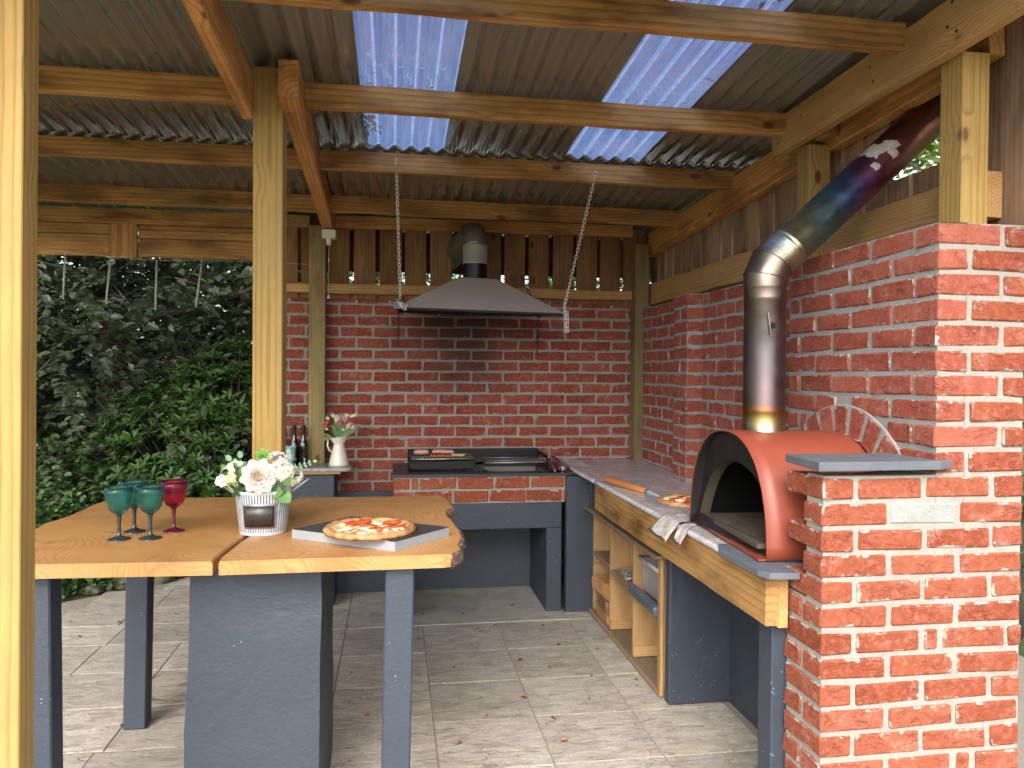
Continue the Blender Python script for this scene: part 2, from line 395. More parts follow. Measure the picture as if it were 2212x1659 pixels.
M_black = plain('black_enamel', (.005, .005, .006), .35, spec=.3, var=.3, bump=.08)
M_blackm = plain('black_sooty_metal', (.010, .0095, .009), .6, spec=.25, bump=.2, var=.5)
M_steel = plain('bright_steel', (.62, .60, .56), .25, 1, var=.15)
M_zinc = plain('zinc_chain', (.72, .70, .66), .4, .4, var=.2)
M_galv = plain('galvanised_duct', (.60, .58, .50), .4, .55, var=.25, bump=.06)
M_ductpaint = plain('dull_duct_elbow', (.20, .19, .155), .42, .6, bump=.15, var=.3)
M_hood = MAT('speckled_brown_hood'); _o = M_hood.obj()
M_hood.bs(Base_Color=M_hood.mix(M_hood.noise(_o, 260, 3, .7), (.30, .25, .22), (.46, .39, .345)), Roughness=.5, Metallic=.15); M_hood.bump(M_hood.noise(_o, 300, 2), .2, .002)
M_hood = M_hood.m
M_white = plain('white_plastic', (.62, .60, .54), .35)
M_cord = plain('cord', (.45, .42, .36), .8)

def roof_mat():
    m = MAT('bronze_corrugated_sheet'); o = m.obj()
    n = m.noise(m.scale(o, (1, .35, 1)), 4, 4, .6)
    c = m.mix(n, (.135, .125, .098), (.175, .16, .125))
    m.bs(Base_Color=c, Roughness=m.ramp(m.noise(o, 3, 3), [(.3, .14), (.7, .22)])); m.set(m.b.inputs['Specular IOR Level'], 1.0)
    m.set(m.b.inputs['Coat Weight'], .7); m.set(m.b.inputs['Coat Roughness'], .08)
    return m.m
M_roof = roof_mat()
def sky_panel():
    m = MAT('clear_blue_skylight_sheet'); o = m.obj()
    tr = m.n('BsdfTransparent'); gl = m.n('BsdfGlossy'); tl = m.n('BsdfTranslucent')
    dirt = m.ramp(m.noise(m.scale(o, (1, .4, 1)), 25, 6, .75), [(.45, 0), (.7, 1)])
    s = m.sep(o)
    # dust lying in the troughs
    ph = m.math('ABSOLUTE', m.math('SUBTRACT', m.math('FRACT', m.math('DIVIDE', s[0], .0835)), .5))
    trough = m.math('MULTIPLY', m.ramp(ph, [(.0, 0), (.40, 0), (.47, 1)]), m.ramp(m.noise(o, 60, 4, .7), [(.35, .2), (.55, 1)]))
    m.set(tr.inputs['Color'], (.14, .235, .46, 1))
    m.set(tl.inputs['Color'], (.40, .52, .80, 1))
    m.set(gl.inputs['Color'], (.9, .9, 1, 1)); m.set(gl.inputs['Roughness'], .08)
    mx = m.n('MixShader'); m.set(mx.inputs[0], m.math('ADD', .05, m.math('MAXIMUM', m.math('MULTIPLY', trough, .5), m.math('MULTIPLY', dirt, .12)), clamp=True))
    m.nt.links.new(tr.outputs[0], mx.inputs[1]); m.nt.links.new(tl.outputs[0], mx.inputs[2])
    fr = m.n('Fresnel'); m.set(fr.inputs['IOR'], 1.4)
    mx2 = m.n('MixShader'); m.set(mx2.inputs[0], m.math('MULTIPLY', fr.outputs[0], .55)); m.nt.links.new(mx.outputs[0], mx2.inputs[1]); m.nt.links.new(gl.outputs[0], mx2.inputs[2])
    m.nt.links.new(mx2.outputs[0], m.out.inputs[0]); m.nt.nodes.remove(m.b)
    return m.m
M_sky = sky_panel()

def leaf_mat(name, cols, rough=.35, trans=.2, spec=.5):
    m = MAT(name); r = m.geo('Random Per Island')
    n = len(cols); c = m.ramp(r, [(i/(n-1) if n > 1 else 0, k) for i, k in enumerate(cols)])
    c = m.mix(m.ramp(m.noise(m.obj(), 1.5, 3), [(.35, 0), (.65, .5)]), c, tuple(x*.6 for x in cols[0]))
    m.bs(Base_Color=c, Roughness=rough); m.set(m.b.inputs['Specular IOR Level'], spec)
    tl = m.n('BsdfTranslucent'); m.nt.links.new(c, tl.inputs[0])
    mx = m.n('MixShader'); m.set(mx.inputs[0], trans); m.nt.links.new(m.b.outputs[0], mx.inputs[1]); m.nt.links.new(tl.outputs[0], mx.inputs[2])
    m.nt.links.new(mx.outputs[0], m.out.inputs[0])
    return m.m
M_beech = leaf_mat('dark_beech_leaves', [(.07, .09, .055), (.10, .14, .07), (.15, .18, .12), (.12, .21, .07)], .3, .25, 1.0)
M_green = leaf_mat('fresh_green_leaves', [(.05, .12, .022), (.085, .18, .038), (.12, .24, .055)], .4, .3)
M_ivy = leaf_mat('ivy_leaves', [(.05, .105, .028), (.09, .175, .048), (.14, .25, .08)], .4, .2)
M_lime = leaf_mat('yellow_green_leaves', [(.14, .24, .035), (.24, .34, .05), (.30, .38, .06)], .45, .4)
M_twig = plain('twig_bark', (.10, .075, .05), .85, bump=.5, bscale=50, var=.4)
M_trunk = plain('tree_bark', (.055, .045, .034), .9, bump=.8, bscale=22, var=.5)
M_grass = MAT('lawn'); _o = M_grass.obj()
M_grass.bs(Base_Color=M_grass.ramp(M_grass.noise(_o, 6, 6, .7), [(.3, (.03, .06, .015)), (.6, (.07, .12, .03)), (.8, (.10, .15, .045))]), Roughness=.9); M_grass.bump(M_grass.noise(_o, 80, 5), .8, .03); M_grass = M_grass.m
M_soil = plain('soil', (.06, .045, .03), .95, bump=.8, bscale=30, var=.4)
M_rock = plain('mossy_rock', (.075, .08, .05), .9, bump=.9, bscale=14, var=.45)

# ================================================================== SETTING: ground
me = mesh('lawn', [(-150, -150, -.06), (150, -150, -.06), (150, 150, -.06), (-150, 150, -.06)], [(0, 1, 2, 3)], M_grass)
tag(obj('lawn', me), kind='structure')
patio = bpy.data.objects.new('patio', None); link(patio, Matrix.Identity(4)); tag(patio, kind='structure')
b = MB(); b.add([(-3.1, -2.5, -.004), (3.4, -2.5, -.004), (3.4, 6.0, -.004), (-1.3, 6.05, -.004), (-2.6, 5.0, -.004), (-3.1, 3.8, -.004)], [(0, 1, 2, 3, 4, 5)])
world_build(b, 'joint_bed', M_joint, patio)
def slab(x0, x1, y0, y1):
    rnd = R_
    g = .0035
    me = chamfer_box(x1-x0-2*g, y1-y0-2*g, .04, .0015, .0008, rnd); me.materials.append(M_stone); me.name = 'paving_slab'
    dz = rnd.uniform(-.0015, .0015)
    obj('paving_slab', me, patio, T((x0+x1)/2, (y0+y1)/2, -.02+dz) @ RX(rnd.uniform(-.002, .002)))
ys = [2.05, 2.47, 2.89, 3.31, 3.725, 4.15, 4.60]
xs = [-.72, -.27, .18, .628, 1.075, 1.52]
for i in range(len(ys)-1):
    for j in range(len(xs)-1): slab(xs[j], xs[j+1], ys[i], ys[i+1])
for j in (0,): slab(xs[0], -.27, 4.60, 5.02)
slab(-.27, -.02, 4.60, 5.36); slab(-.72, -.27, 5.02, 5.36)
slab(1.075, 1.24, 4.60, 4.75)
yl = [2.0, 2.42, 2.83, 3.24, 3.655, 4.08, 4.50, 4.84, 5.18, 5.6, 5.95]
off = [0, .0, 0, .0, 0, -.0, .02, .0, .08, .0]
for i in range(len(yl)-1):
    x = -.72
    for k in range(7):
        x1 = x; x0 = x1-.447+(.03 if (k+i) % 3 == 0 else 0)
        if k == 0: x0 += off[i]
        if (yl[i+1] < 4.9 and x0 > -3.2) or x0 > -2.75+.95*(yl[i]-4.8): slab(x0, x1, yl[i], yl[i+1])
        x = x0
for i in range(3):
    for j in range(10): slab(-3.0+.6*j, -3.0+.6*(j+1), 2.0-.62*(i+1), 2.0-.62*i)
# concrete under the barbecue
b = MB(); b.box(-.02, 1.075, 4.60, 5.38, -.03, .004)
tag(world_build(b, 'concrete_floor', M_conc, None, bevel=.003), kind='structure')

# ================================================================== brick walls
CR = .0765
BCACHE = {}
def brick_mesh(L, D, H, mat, var):
    key = (round(L, 2), round(D, 2), H, mat.name, var)
    if key not in BCACHE:
        me = chamfer_box(round(L, 3), D, H, .005, .0036, random.Random(hash(key[:3]) % 999+var)); me.materials.append(mat); me.name = 'brick'
        BCACHE[key] = me
    return BCACHE[key]
def brick(parent, x, y, z, L, D, axis, mat, H=.063):
    M = T(x, y, z) @ RZ((0 if axis == 'x' else PI/2)+(PI if R_.random() < .5 else 0)+R_.uniform(-.004, .004)) @ RY(R_.uniform(-.006, .006))
    return obj('brick', brick_mesh(L, D, H, mat, R_.randrange(4)), parent, M)
def run(parent, axis, a0, a1, face, sgn, k0, k1, mat, phase=0, pitch=.2265, J=.0135, D=.1, skip=None, H=.063, minl=.03):
    """bricks along axis from a0 to a1 on plane 'face'; sgn = direction into the wall"""
    for k in range(k0, k1):
        z = k*CR+CR/2+R_.uniform(-.0012, .0012)
        off = (phase + (k % 2)*.5) % 1
        a = a0-off*pitch
        while a < a1-.001:
            s = max(a, a0); e = min(a+pitch-J, a1)
            if e-s > minl and not (skip and skip((s+e)/2, z, s, e)):
                c = (s+e)/2; fj = face+sgn*(D/2+R_.uniform(-.0015, .0015))
                if axis == 'x': brick(parent, c, fj, z, e-s, D, 'x', mat, H)
                else: brick(parent, fj, c, z, e-s, D, 'y', mat, H)
            a += pitch+R_.uniform(-.001, .001)
def mortar_box(parent, x0, x1, y0, y1, z0, z1, mat, name='mortar', step=.05):
    bm = bmesh.new()
    def grid(o, u, v, nu, nv):
        vs = [[bm.verts.new(o+u*(i/nu)+v*(j/nv)) for j in range(nv+1)] for i in range(nu+1)]
        for i in range(nu):
            for j in range(nv): bm.faces.new((vs[i][j], vs[i+1][j], vs[i+1][j+1], vs[i][j+1]))
    X = Vector((x1-x0, 0, 0)); Y = Vector((0, y1-y0, 0)); Z = Vector((0, 0, z1-z0)); O = Vector((x0, y0, z0))
    nx, ny, nz = [max(1, int(round(a/step))) for a in (x1-x0, y1-y0, z1-z0)]
    grid(O, X, Z, nx, nz); grid(O+X, Y, Z, ny, nz); grid(O+X+Y, -X, Z, nx, nz); grid(O+Y, -Y, Z, ny, nz)
    grid(O+Z, X, Y, nx, ny); grid(O+Y, X, -Y, nx, ny)
    bmesh.ops.remove_doubles(bm, verts=bm.verts, dist=1e-4)
    for v in bm.verts:
        d = mnoise.noise_vector(v.co*9)*.0016; v.co += d
    me = bpy.data.meshes.new(name); bm.to_mesh(me); bm.free(); me.materials.append(mat)
    return obj(name, me, parent)
# --- back wall
wb = thing('brick_wall', 'red brick wall behind the barbecue and under the extractor hood', 'wall', (.45, 5.41, 0))
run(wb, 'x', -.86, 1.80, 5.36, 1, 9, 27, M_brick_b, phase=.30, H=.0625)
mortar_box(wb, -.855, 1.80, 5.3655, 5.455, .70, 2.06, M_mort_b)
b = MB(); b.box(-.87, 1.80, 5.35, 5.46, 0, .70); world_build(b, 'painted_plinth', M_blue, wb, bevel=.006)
# --- right far wall with its pier
ws = thing('brick_wall', 'red brick side wall with a shallow projecting pier behind the marble counter', 'wall', (1.80, 4.2, 0))
run(ws, 'y', 4.40, 5.32, 1.745, 1, 11, 26, M_brick_s, phase=.15)
run(ws, 'y', 2.98, 4.16, 1.745, 1, 11, 26, M_brick_s, phase=.62)
mortar_box(ws, 1.750, 1.845, 2.98, 5.36, 0, 1.985, M_mort_s)
for k in range(11, 26):
    z = k*CR+CR/2
    if k % 2: brick(ws, 1.655+.1065, 4.275, z, .213, .218, 'x', M_brick_s)
    else:
        brick(ws, 1.655+.1065, 4.218, z, .213, .102, 'x', M_brick_s); brick(ws, 1.655+.1065, 4.332, z, .213, .102, 'x', M_brick_s)
mortar_box(ws, 1.661, 1.75, 4.172, 4.378, .88, 1.985, M_mort_s)
# --- near wall: arch wall + tall pillar + low wall (one bonded brick structure)
wp = thing('brick_wall', 'stepped brick wall at the right with an arched opening round the pizza oven', 'wall', (1.6, 2.1, 0))
AC, AZ, ARI, ARO = 2.55, .985, .322, .425
def skip_arch(c, z, s, e):
    for q in (s+.02, c, e-.02):
        if (q-AC)**2+(max(0, z-AZ))**2 < (ARO+.01)**2: return True
    return False
def cut_arch_run():
    for k in range(11, 26):
        z = k*CR+CR/2
        a = 2.07+(.1125 if k % 2 else .2265)
        if k >= 16:   # quoins
            if k % 2: brick(wp, 1.61+.1065, 2.07+.051, z, .213, .102, 'x', M_brick_s)
            else: brick(wp, 1.61+.051, 2.07+.1065, z, .213, .102, 'y', M_brick_s)
        while a < 2.94:
            s, e = a, min(a+.213, 2.945)
            zz = z-AZ
            hw = math.sqrt(max(0, (ARO+.008)**2-max(0, zz)**2)) if zz < ARO+.008 else 0
            segs = [(s, e)]
            if hw > 0:
                segs = []
                if s < AC-hw: segs.append((s, min(e, AC-hw)))
                if e > AC+hw: segs.append((max(s, AC+hw), e))
            for s2, e2 in segs:
                if e2-s2 > .022: brick(wp, 1.61+.051, (s2+e2)/2, z, e2-s2, .102, 'y', M_brick_s)
            a += .2265
cut_arch_run()
# voussoirs
NV = 13
for i in range(NV):
    a = PI*(i+.5)/NV
    bmv = bmesh.new(); w0, w1 = ARI*PI/NV-.018, ARO*PI/NV-.028
    vs = []
    for r, w in ((ARI, w0), (ARO, w1)):
        for dx in (0, .10):
            for sg in (-1, 1): vs.append((dx-.05, sg*w/2+R_.uniform(-.002, .002), r-ARI+R_.uniform(-.003, .003)))
    me = mesh('voussoir', vs, [(0, 1, 3, 2), (4, 6, 7, 5), (0, 4, 5, 1), (2, 3, 7, 6), (0, 2, 6, 4), (1, 5, 7, 3)], M_brick_s)
    bmv.free()
    M = T(1.6505, AC+math.cos(a)*ARI, AZ+math.sin(a)*ARI) @ RX(a-PI/2)
    obj('arch_brick', me, wp, M)
vr = []; fr_ = []; n_ = 40
for i in range(n_+1):
    a = PI*i/n_
    for (r, x) in ((ARI+.004, 1.612), (ARI+.004, 1.6045), (ARO+.005+.004*mnoise.noise(Vector((i*.9, 0, 0))), 1.606), (ARO+.009, 1.612)): vr.append((x, AC+math.cos(a)*r, AZ+math.sin(a)*r))
for i in range(n_):
    for k in range(3): q = i*4+k; fr_.append((q, q+1, q+5, q+4))
obj('arch_mortar', mesh('arch_mortar', vr, fr_, M_mort_s), wp)
# mortar of the arch wall: strips around the opening
def arch_mortar():
    x0, x1 = 1.6155, 1.71
    v = []; f = []; n = 36
    pts = []
    for i in range(n+1):
        a = PI*i/n; pts.append((AC+math.cos(a)*(ARI+.004), AZ+math.sin(a)*(ARI+.004)))
    outer = []
    for (y, z) in pts:
        dy, dz = y-AC, z-AZ; t = 9
        if dy > 1e-6: t = min(t, (2.945-AC)/dy)
        if dy < -1e-6: t = min(t, (2.075-AC)/dy)
        if dz > 1e-6: t = min(t, (1.985-AZ)/dz)
        outer.append((AC+dy*t, AZ+dz*t))
    outer[0] = (2.945, AZ); outer[-1] = (2.075, AZ)
    for X in (x0, x1):
        for (y, z) in pts: v.append((X, y, z))
        for (y, z) in outer: v.append((X, y, z))
    m = n+1
    for i in range(n):
        f.append((i, i+1, m+i+1, m+i)); f.append((2*m+i, 3*m+i, 3*m+i+1, 2*m+i+1)); f.append((i, 2*m+i, 2*m+i+1, i+1))
    # fill corners to full rectangle
    b = MB(); b.add(v, f)
    b.add([(x0, 2.945, 1.985), (x0, *[p for p in outer if abs(p[1]-1.985) < 1e-3][0]), (x0, *[p for p in outer if abs(p[0]-2.945) < 1e-3][-1])], [(0, 1, 2)])
    b.add([(x0, 2.075, 1.985), (x0, *[p for p in outer if abs(p[1]-1.985) < 1e-3][-1]), (x0, *[p for p in outer if abs(p[0]-2.075) < 1e-3][0])], [(0, 1, 2)])
    b.add([(x0, 2.07, 1.985), (x1, 2.07, 1.985), (x1, 2.945, 1.985), (x0, 2.945, 1.985)], [(0, 1, 2, 3)])
    b.add([(x0, 2.945, AZ), (x1, 2.945, AZ), (x1, 2.945, 1.985), (x0, 2.945, 1.985)], [(0, 1, 2, 3)])
    b.box(x0, x1, 2.075, AC-ARI, .80, AZ); b.box(x0, x1, AC+ARI, 2.945, .80, AZ)
    world_build(b, 'mortar', M_mort_s, wp)
arch_mortar()
# front faces (towards the camera)
XE = 1.912
for k in range(0, 26):
    z = k*CR+CR/2
    low = k < 16
    x0 = 1.246 if low else 1.61
    if low:
        if k % 2 == 0:
            brick(wp, x0+.1035, 2.07+.051, z, .207, .102, 'x', M_brick_p, .061); xa = x0+.2265
        else:
            brick(wp, x0+.051, 2.07+.1035, z, .207, .102, 'y', M_brick_p, .061); xa = x0+.1165
        if k < 11:
            # wider base behind: more bricks on the side face
            if k % 2 == 0: brick(wp, x0+.051, 2.07+.165, z, .094, .102, 'y', M_brick_p, .061)
    else:
        xa = 1.61+(.2265 if k % 2 else .1165)
        if k == 16: xa = 1.61+.1165
    n = 0
    while xa < XE-.02:
        L = .207
        if low and k in (4, 9) and n == 1: L = .042
        e = min(xa+L, XE)
        hole = (k == 14 and 1.55 < (xa+e)/2 < 1.80)
        if not hole and e-xa > .02: brick(wp, (xa+e)/2, 2.07+.051, z, e-xa, .102, 'x', M_brick_p, .061)
        elif hole:
            me = chamfer_box(e-xa+.012, .1, .066, .006, .003, R_); me.materials.append(M_patch)
            obj('cement_patch', me, wp, T((xa+e)/2, 2.07+.0525, z), 'pale cracked cement patch where a brick is missing')
        xa = e+.0175+R_.uniform(-.003, .004); n += 1
mortar_box(wp, 1.252, XE-.004, 2.0765, 2.166, 0, 16*CR, M_mort_p)
mortar_box(wp, 1.252, XE-.004, 2.155, 2.276, 0, 11*CR, M_mort_p)
mortar_box(wp, 1.616, XE-.004, 2.0765, 2.20, 16*CR, 1.985, M_mort_p)
b = MB(); b.box(1.64, XE, 2.2, 2.7, 0, .9); world_build(b, 'core', M_mort_s, wp)
# slate coping on the low wall
v = [(1.212, 2.035, 0), (1.60, 2.035, 0), (1.655, 2.06, 0), (1.60, 2.068, 0), (1.60, 2.27, 0), (1.235, 2.27, 0)]
vv = [(x, y, 1.2445) for x, y, _ in v]+[(x, y, 1.271) for x, y, _ in v]; n = len(v)
b = MB(); b.add(vv, [tuple(range(n-1, -1, -1)), tuple(range(n, 2*n))]+[(i, (i+1) % n, n+(i+1) % n, n+i) for i in range(n)])
tag(world_build(b, 'slate_coping', M_slate, None, bevel=.0025), 'blue grey slate slab capping the low brick wall at the right', 'coping stone')

# ================================================================== timber shelter
sh = thing('timber_shelter', 'timber posts and beams carrying a corrugated bronze roof with two clear strips', 'shelter', (0, 3.5, 0))
def timber(name, p0, p1, w, h, mat, parent=sh, label=None, upv=Vector((0, 0, 1)), bev=.003, jit=.001):
    """w = horizontal thickness, h = height; length along local X"""
    p0, p1 = Vector(p0), Vector(p1); d = p1-p0; L = d.length; x = d.normalized()
    if abs(x.dot(upv)) > .95: upv = Vector((0, 1, 0))
    y = upv.cross(x).normalized(); z = x.cross(y)
    if name in ('purlin', 'rafter', 'rail', 'fascia_board') and L > .5:
        ns = max(6, int(L/.09)); v = []; f = []; so = R_.uniform(0, 99); e = bev
        sec = [(-w/2+e, -h/2), (w/2-e, -h/2), (w/2, -h/2+e), (w/2, h/2-e), (w/2-e, h/2), (-w/2+e, h/2), (-w/2, h/2-e), (-w/2, -h/2+e)]
        for i in range(ns+1):
            X = -L/2+L*i/ns
            for (a, c_) in sec:
                nn = mnoise.noise_vector(Vector((X*3.2+so, a*6, c_*6)))*.0055+mnoise.noise_vector(Vector((X*11+so, a*20, c_*20)))*.002
                v.append((X, a+nn.y*.6, c_+nn.z))
        for i in range(ns):
            for k in range(8): f.append((i*8+k, i*8+(k+1) % 8, (i+1)*8+(k+1) % 8, (i+1)*8+k))
        f = [q[::-1] for q in f]+[tuple(range(8)), tuple(ns*8+k for k in range(7, -1, -1))]
        me = mesh(name, v, f)
    else: me = chamfer_box(L, w, h, bev, jit, R_)
    me.materials.append(mat); me.name = name
    c = (p0+p1)/2
    M = Matrix(((x.x, y.x, z.x, c.x), (x.y, y.y, z.y, c.y), (x.z, y.z, z.z, c.z), (0, 0, 0, 1)))
    return obj(name, me, parent, M, label)
def zr(y): return 2.911-.0577*y
# posts (vertical, w = X size, h = Y size since up = +Y)
timber('post', (-.930, 1.99, 0), (-.912, 1.99, zr(1.99)-.02), .11, .08, M_post, label='thick near post at the left edge')
timber('post', (-.487, 3.14, 0), (-.487, 3.14, 2.70), .112, .115, M_post, label='pale square post rising behind the table')
timber('post', (-.510, 5.295, .905), (-.510, 5.295, 2.50), .108, .085, M_post_back)
timber('post', (1.735, 5.265, .905), (1.735, 5.265, 2.44), .10, .11, M_post_back)
timber('post', (-2.44, 5.36, 0), (-2.44, 5.36, 2.5), .11, .11, M_post_back)
timber('post', (1.832, 3.15, .0), (1.832, 3.15, 2.53), .10, .10, M_post)
timber('post', (1.835, 2.25, 0), (1.835, 2.25, 2.56), .098, .10, M_post)
timber('post', (1.78, 1.45, .0), (1.78, 1.45, 2.56), .10, .10, M_post).matrix_basis = W[sh].inverted() @ T(2.75, 1.3, 1.3) @ RY(-PI/2)
# purlins: lie across, top touching the sheets
for y, hh in ((1.64, .095), (2.42, .095), (3.225, .098), (4.015, .095), (4.83, .100)):
    x1 = 1.735 if y < 3.4 else (1.85 if y < 4.5 else 1.835)
    timber('purlin', (-2.98, y, zr(y)-.026-hh/2), (x1, y+.01, zr(y)-.026-hh/2-.006), .047, hh, M_pur)
timber('purlin', (-2.98, 5.325, 2.524), (-.88, 5.325, 2.524), .047, .095, M_pur)
# left rafters
timber('rafter', (-.566, 1.30, 2.665), (-.566, 3.125, 2.585), .047, .155, M_beam, label='orange rafter ending at the left of the middle post')
timber('rafter', (-.398, 2.98, 2.617), (-.432, 5.24, 2.520), .074, .150, M_beam, label='orange rafter running from the middle post to the back')
# right rafters
timber('rafter', (1.835, 5.30, 2.450), (1.915, 2.21, 2.640), .058, .165, M_beam)
timber('rafter', (1.7535, 3.34, 2.614), (1.7535, 1.25, 2.650), .047, .164, M_rail, label='pale near rafter above the oven flue')
timber('block', (1.83, 3.0, 2.60), (1.83, 3.10, 2.60), .05, .12, M_beam)
# right side rails on the wall top
timber('rail', (1.832, 5.28, 2.092), (1.915, 2.21, 2.110), .058, .148, M_rail)
# back rails
timber('rail', (-.565, 5.32, 2.084), (-.86, 5.32, 2.086), .05, .058, M_rail)
timber('rail', (-.455, 5.32, 2.086), (1.69, 5.32, 2.086), .05, .064, M_rail)
timber('rail', (-.565, 5.325, 2.535), (-.9, 5.325, 2.535), .047, .075, M_rail)
timber('rail', (-.455, 5.325, 2.542), (1.69, 5.325, 2.547), .047, .080, M_beam)
# back slats (behind the rails)
x = -.798; n = 0
while x < 1.80:
    w = .148+R_.uniform(-.004, .004)
    if not (.44 < x+w/2 < .54):
        timber('slat', (x+w/2, 5.358, 2.02), (x+w/2+R_.uniform(-.003, .003), 5.358, 2.565), w, .02, M_slat)
    x += .174
# rear eaves board
timber('eaves_board', (-.9, 5.80, 2.42), (2.1, 5.80, 2.42), .022, .30, M_slat)
# left rear boards below the purlin
for (xa, xb, za, zb, yy) in ((-2.38, -1.835, 2.262, 2.402, 5.33), (-2.38, -1.835, 2.405, 2.474, 5.335), (-1.83, -1.66, 2.255, 2.474, 5.318), (-1.655, -.875, 2.262, 2.385, 5.33), (-1.655, -.875, 2.389, 2.440, 5.332), (-1.655, -.875, 2.444, 2.474, 5.335)):
    if zb-za > xb-xa: timber('board', ((xa+xb)/2, yy, za), ((xa+xb)/2, yy, zb), xb-xa, .022, M_pur)
    else: timber('board', (xa, yy, (za+zb)/2), (xb, yy, (za+zb)/2), .022, zb-za, M_pur)
# right side cladding (vertical waney boards outside the rails)
y = 5.42
while y > 2.15:
    w = R_.uniform(.13, .155)
    if True:
        X = 1.872+(5.28-y)*.0272+.003*R_.random()
        tz = 2.47+(5.3-y)*.05 if abs(y-w/2-2.65) > .12 else 2.29
        pts = []
        nseg = 7; v = []
        for i in range(nseg+1):
            z = 1.95+(tz-1.95)*i/nseg
            e0 = R_.uniform(-.006, .006); e1 = R_.uniform(-.006, .006)
            for xx in (0, .022):
                v += [(X+xx, y-w+e0+.004*(xx > 0), z), (X+xx, y-.012+e1, z)]
        f = []
        for i in range(nseg):
            a = i*4; c = a+4
            f += [(a, a+1, c+1, c), (a+2, c+2, c+3, a+3), (a, c, c+2, a+2), (a+1, a+3, c+3, c+1)]
        f += [(0, 2, 3, 1), (nseg*4, nseg*4+1, nseg*4+3, nseg*4+2)]
        cy = y-w/2; zc = 2.2
        # local frame: X along the board
        M = T(X, cy, zc) @ RY(-PI/2)
        Mi = M.inverted()
        me = mesh('cladding_board', [Mi @ Vector(p) for p in v], f, M_clad)
        obj('cladding_board', me, sh, M)
    y -= w+R_.uniform(.001, .009)
timber('cladding_board', (1.962, 2.17, 1.98), (1.962, 2.17, 2.75), .026, .13, M_clad)
timber('cladding_board', (2.02, 1.9, 1.99), (2.02, 1.9, 2.11), .3, .03, M_rail)
timber('verge_board', (2.10, 1.2, 2.66), (2.10, 5.7, 2.42), .03, .18, M_slat)
timber('rail', (1.99, 2.235, 2.045), (2.9, 2.235, 2.05), .045, .14, M_rail)
# nail heads on the near rafter and the posts
for (yy, zz) in ((3.29, 2.66), (3.28, 2.58), (3.08, 2.645), (3.10, 2.69), (2.60, 2.66), (2.58, 2.60), (2.18, 2.70), (2.20, 2.63), (2.16, 2.60)):
    b = MB(); b.lathe([(.0055, 0), (.0055, .0015)], 8, cap1=True); b.build('nail', M_blackm, sh, M=T(1.7297, yy, zz) @ RY(-PI/2))
# ---- roof sheets
def sheet(name, x0, x1, y0, y1, mat, dz=0, label=None):
    P = .0835; nx = max(4, int(round((x1-x0)/P*10))); ny = 6
    v = []; f = []
    for j in range(ny+1):
        y = y0+(y1-y0)*j/ny
        for i in range(nx+1):
            x = x0+(x1-x0)*i/nx
            v.append((x, y, zr(y)-.002+dz+.0125*math.cos(2*PI*(x)/P)))
    for j in range(ny):
        for i in range(nx): a = j*(nx+1)+i; f.append((a, a+1, a+nx+2, a+nx+1))
    o = obj(name, mesh(name, v, f, mat, True), sh, None, label)
    if mat is M_roof:
        s = o.modifiers.new('thickness', 'SOLIDIFY'); s.thickness = .0018; s.offset = 1
    return o
XA = [(-3.1, -2.36), (-2.38, -1.62), (-1.64, -.88), (-.90, -.148), (.250, .905), (1.308, 2.13)]
for i, (a, c) in enumerate(XA): sheet('roof_sheet', a, c, 1.15, 4.06, M_roof, .002*(i % 2))
sheet('skylight_sheet', -.150, .252, 1.15, 4.06, M_sky, .001, 'clear bluish strip nearer the middle post')
sheet('skylight_sheet', .903, 1.310, 1.15, 4.06, M_sky, .001, 'clear bluish strip nearer the oven flue')
for i, (a, c) in enumerate([(-3.1, -2.36), (-2.38, -1.62), (-1.64, -.88), (-.90, -.14), (-.16, .60), (.58, 1.34), (1.32, 2.13)]): sheet('roof_sheet', a, c, 3.98, 5.85, M_roof, -.0045+.0015*(i % 2))
for x in (-.105, -.02, .062, .145, .98, 1.065, 1.15, 1.235):
    for y in (3.20,):
        b = MB(); b.lathe([(.009, 0), (.010, .004), (.004, .008), (.0025, .009), (.0025, .03)], 10); b.build('roof_screw', M_white, sh, M=T(x, y-.028, zr(y)-.032), smooth=True)

# ================================================================== small left counter
lc = thing('counter', 'small grey marble topped counter with blue rendered base behind the middle post', 'counter', (-.55, 5.15, 0))
b = MB()
pts = [(-.90, 5.0), (-.30, 5.0), (-.272, 5.02), (-.262, 5.05), (-.305, 5.345), (-.90, 5.345)]
n = len(pts); b.add([(x, y, .882) for x, y in pts]+[(x, y, .905) for x, y in pts], [tuple(range(n-1, -1, -1)), tuple(range(n, 2*n))]+[(i, (i+1) % n, n+(i+1) % n, n+i) for i in range(n)])
world_build(b, 'marble_top', M_marble_g, lc, bevel=.006)
timber('batten', (-.90, 5.07, .872), (-.335, 5.07, .872), .10, .018, M_rail, lc)
b = MB(); b.box(-.86, -.375, 5.06, 5.345, 0, .862); world_build(b, 'base', M_blue, lc, bevel=.008)

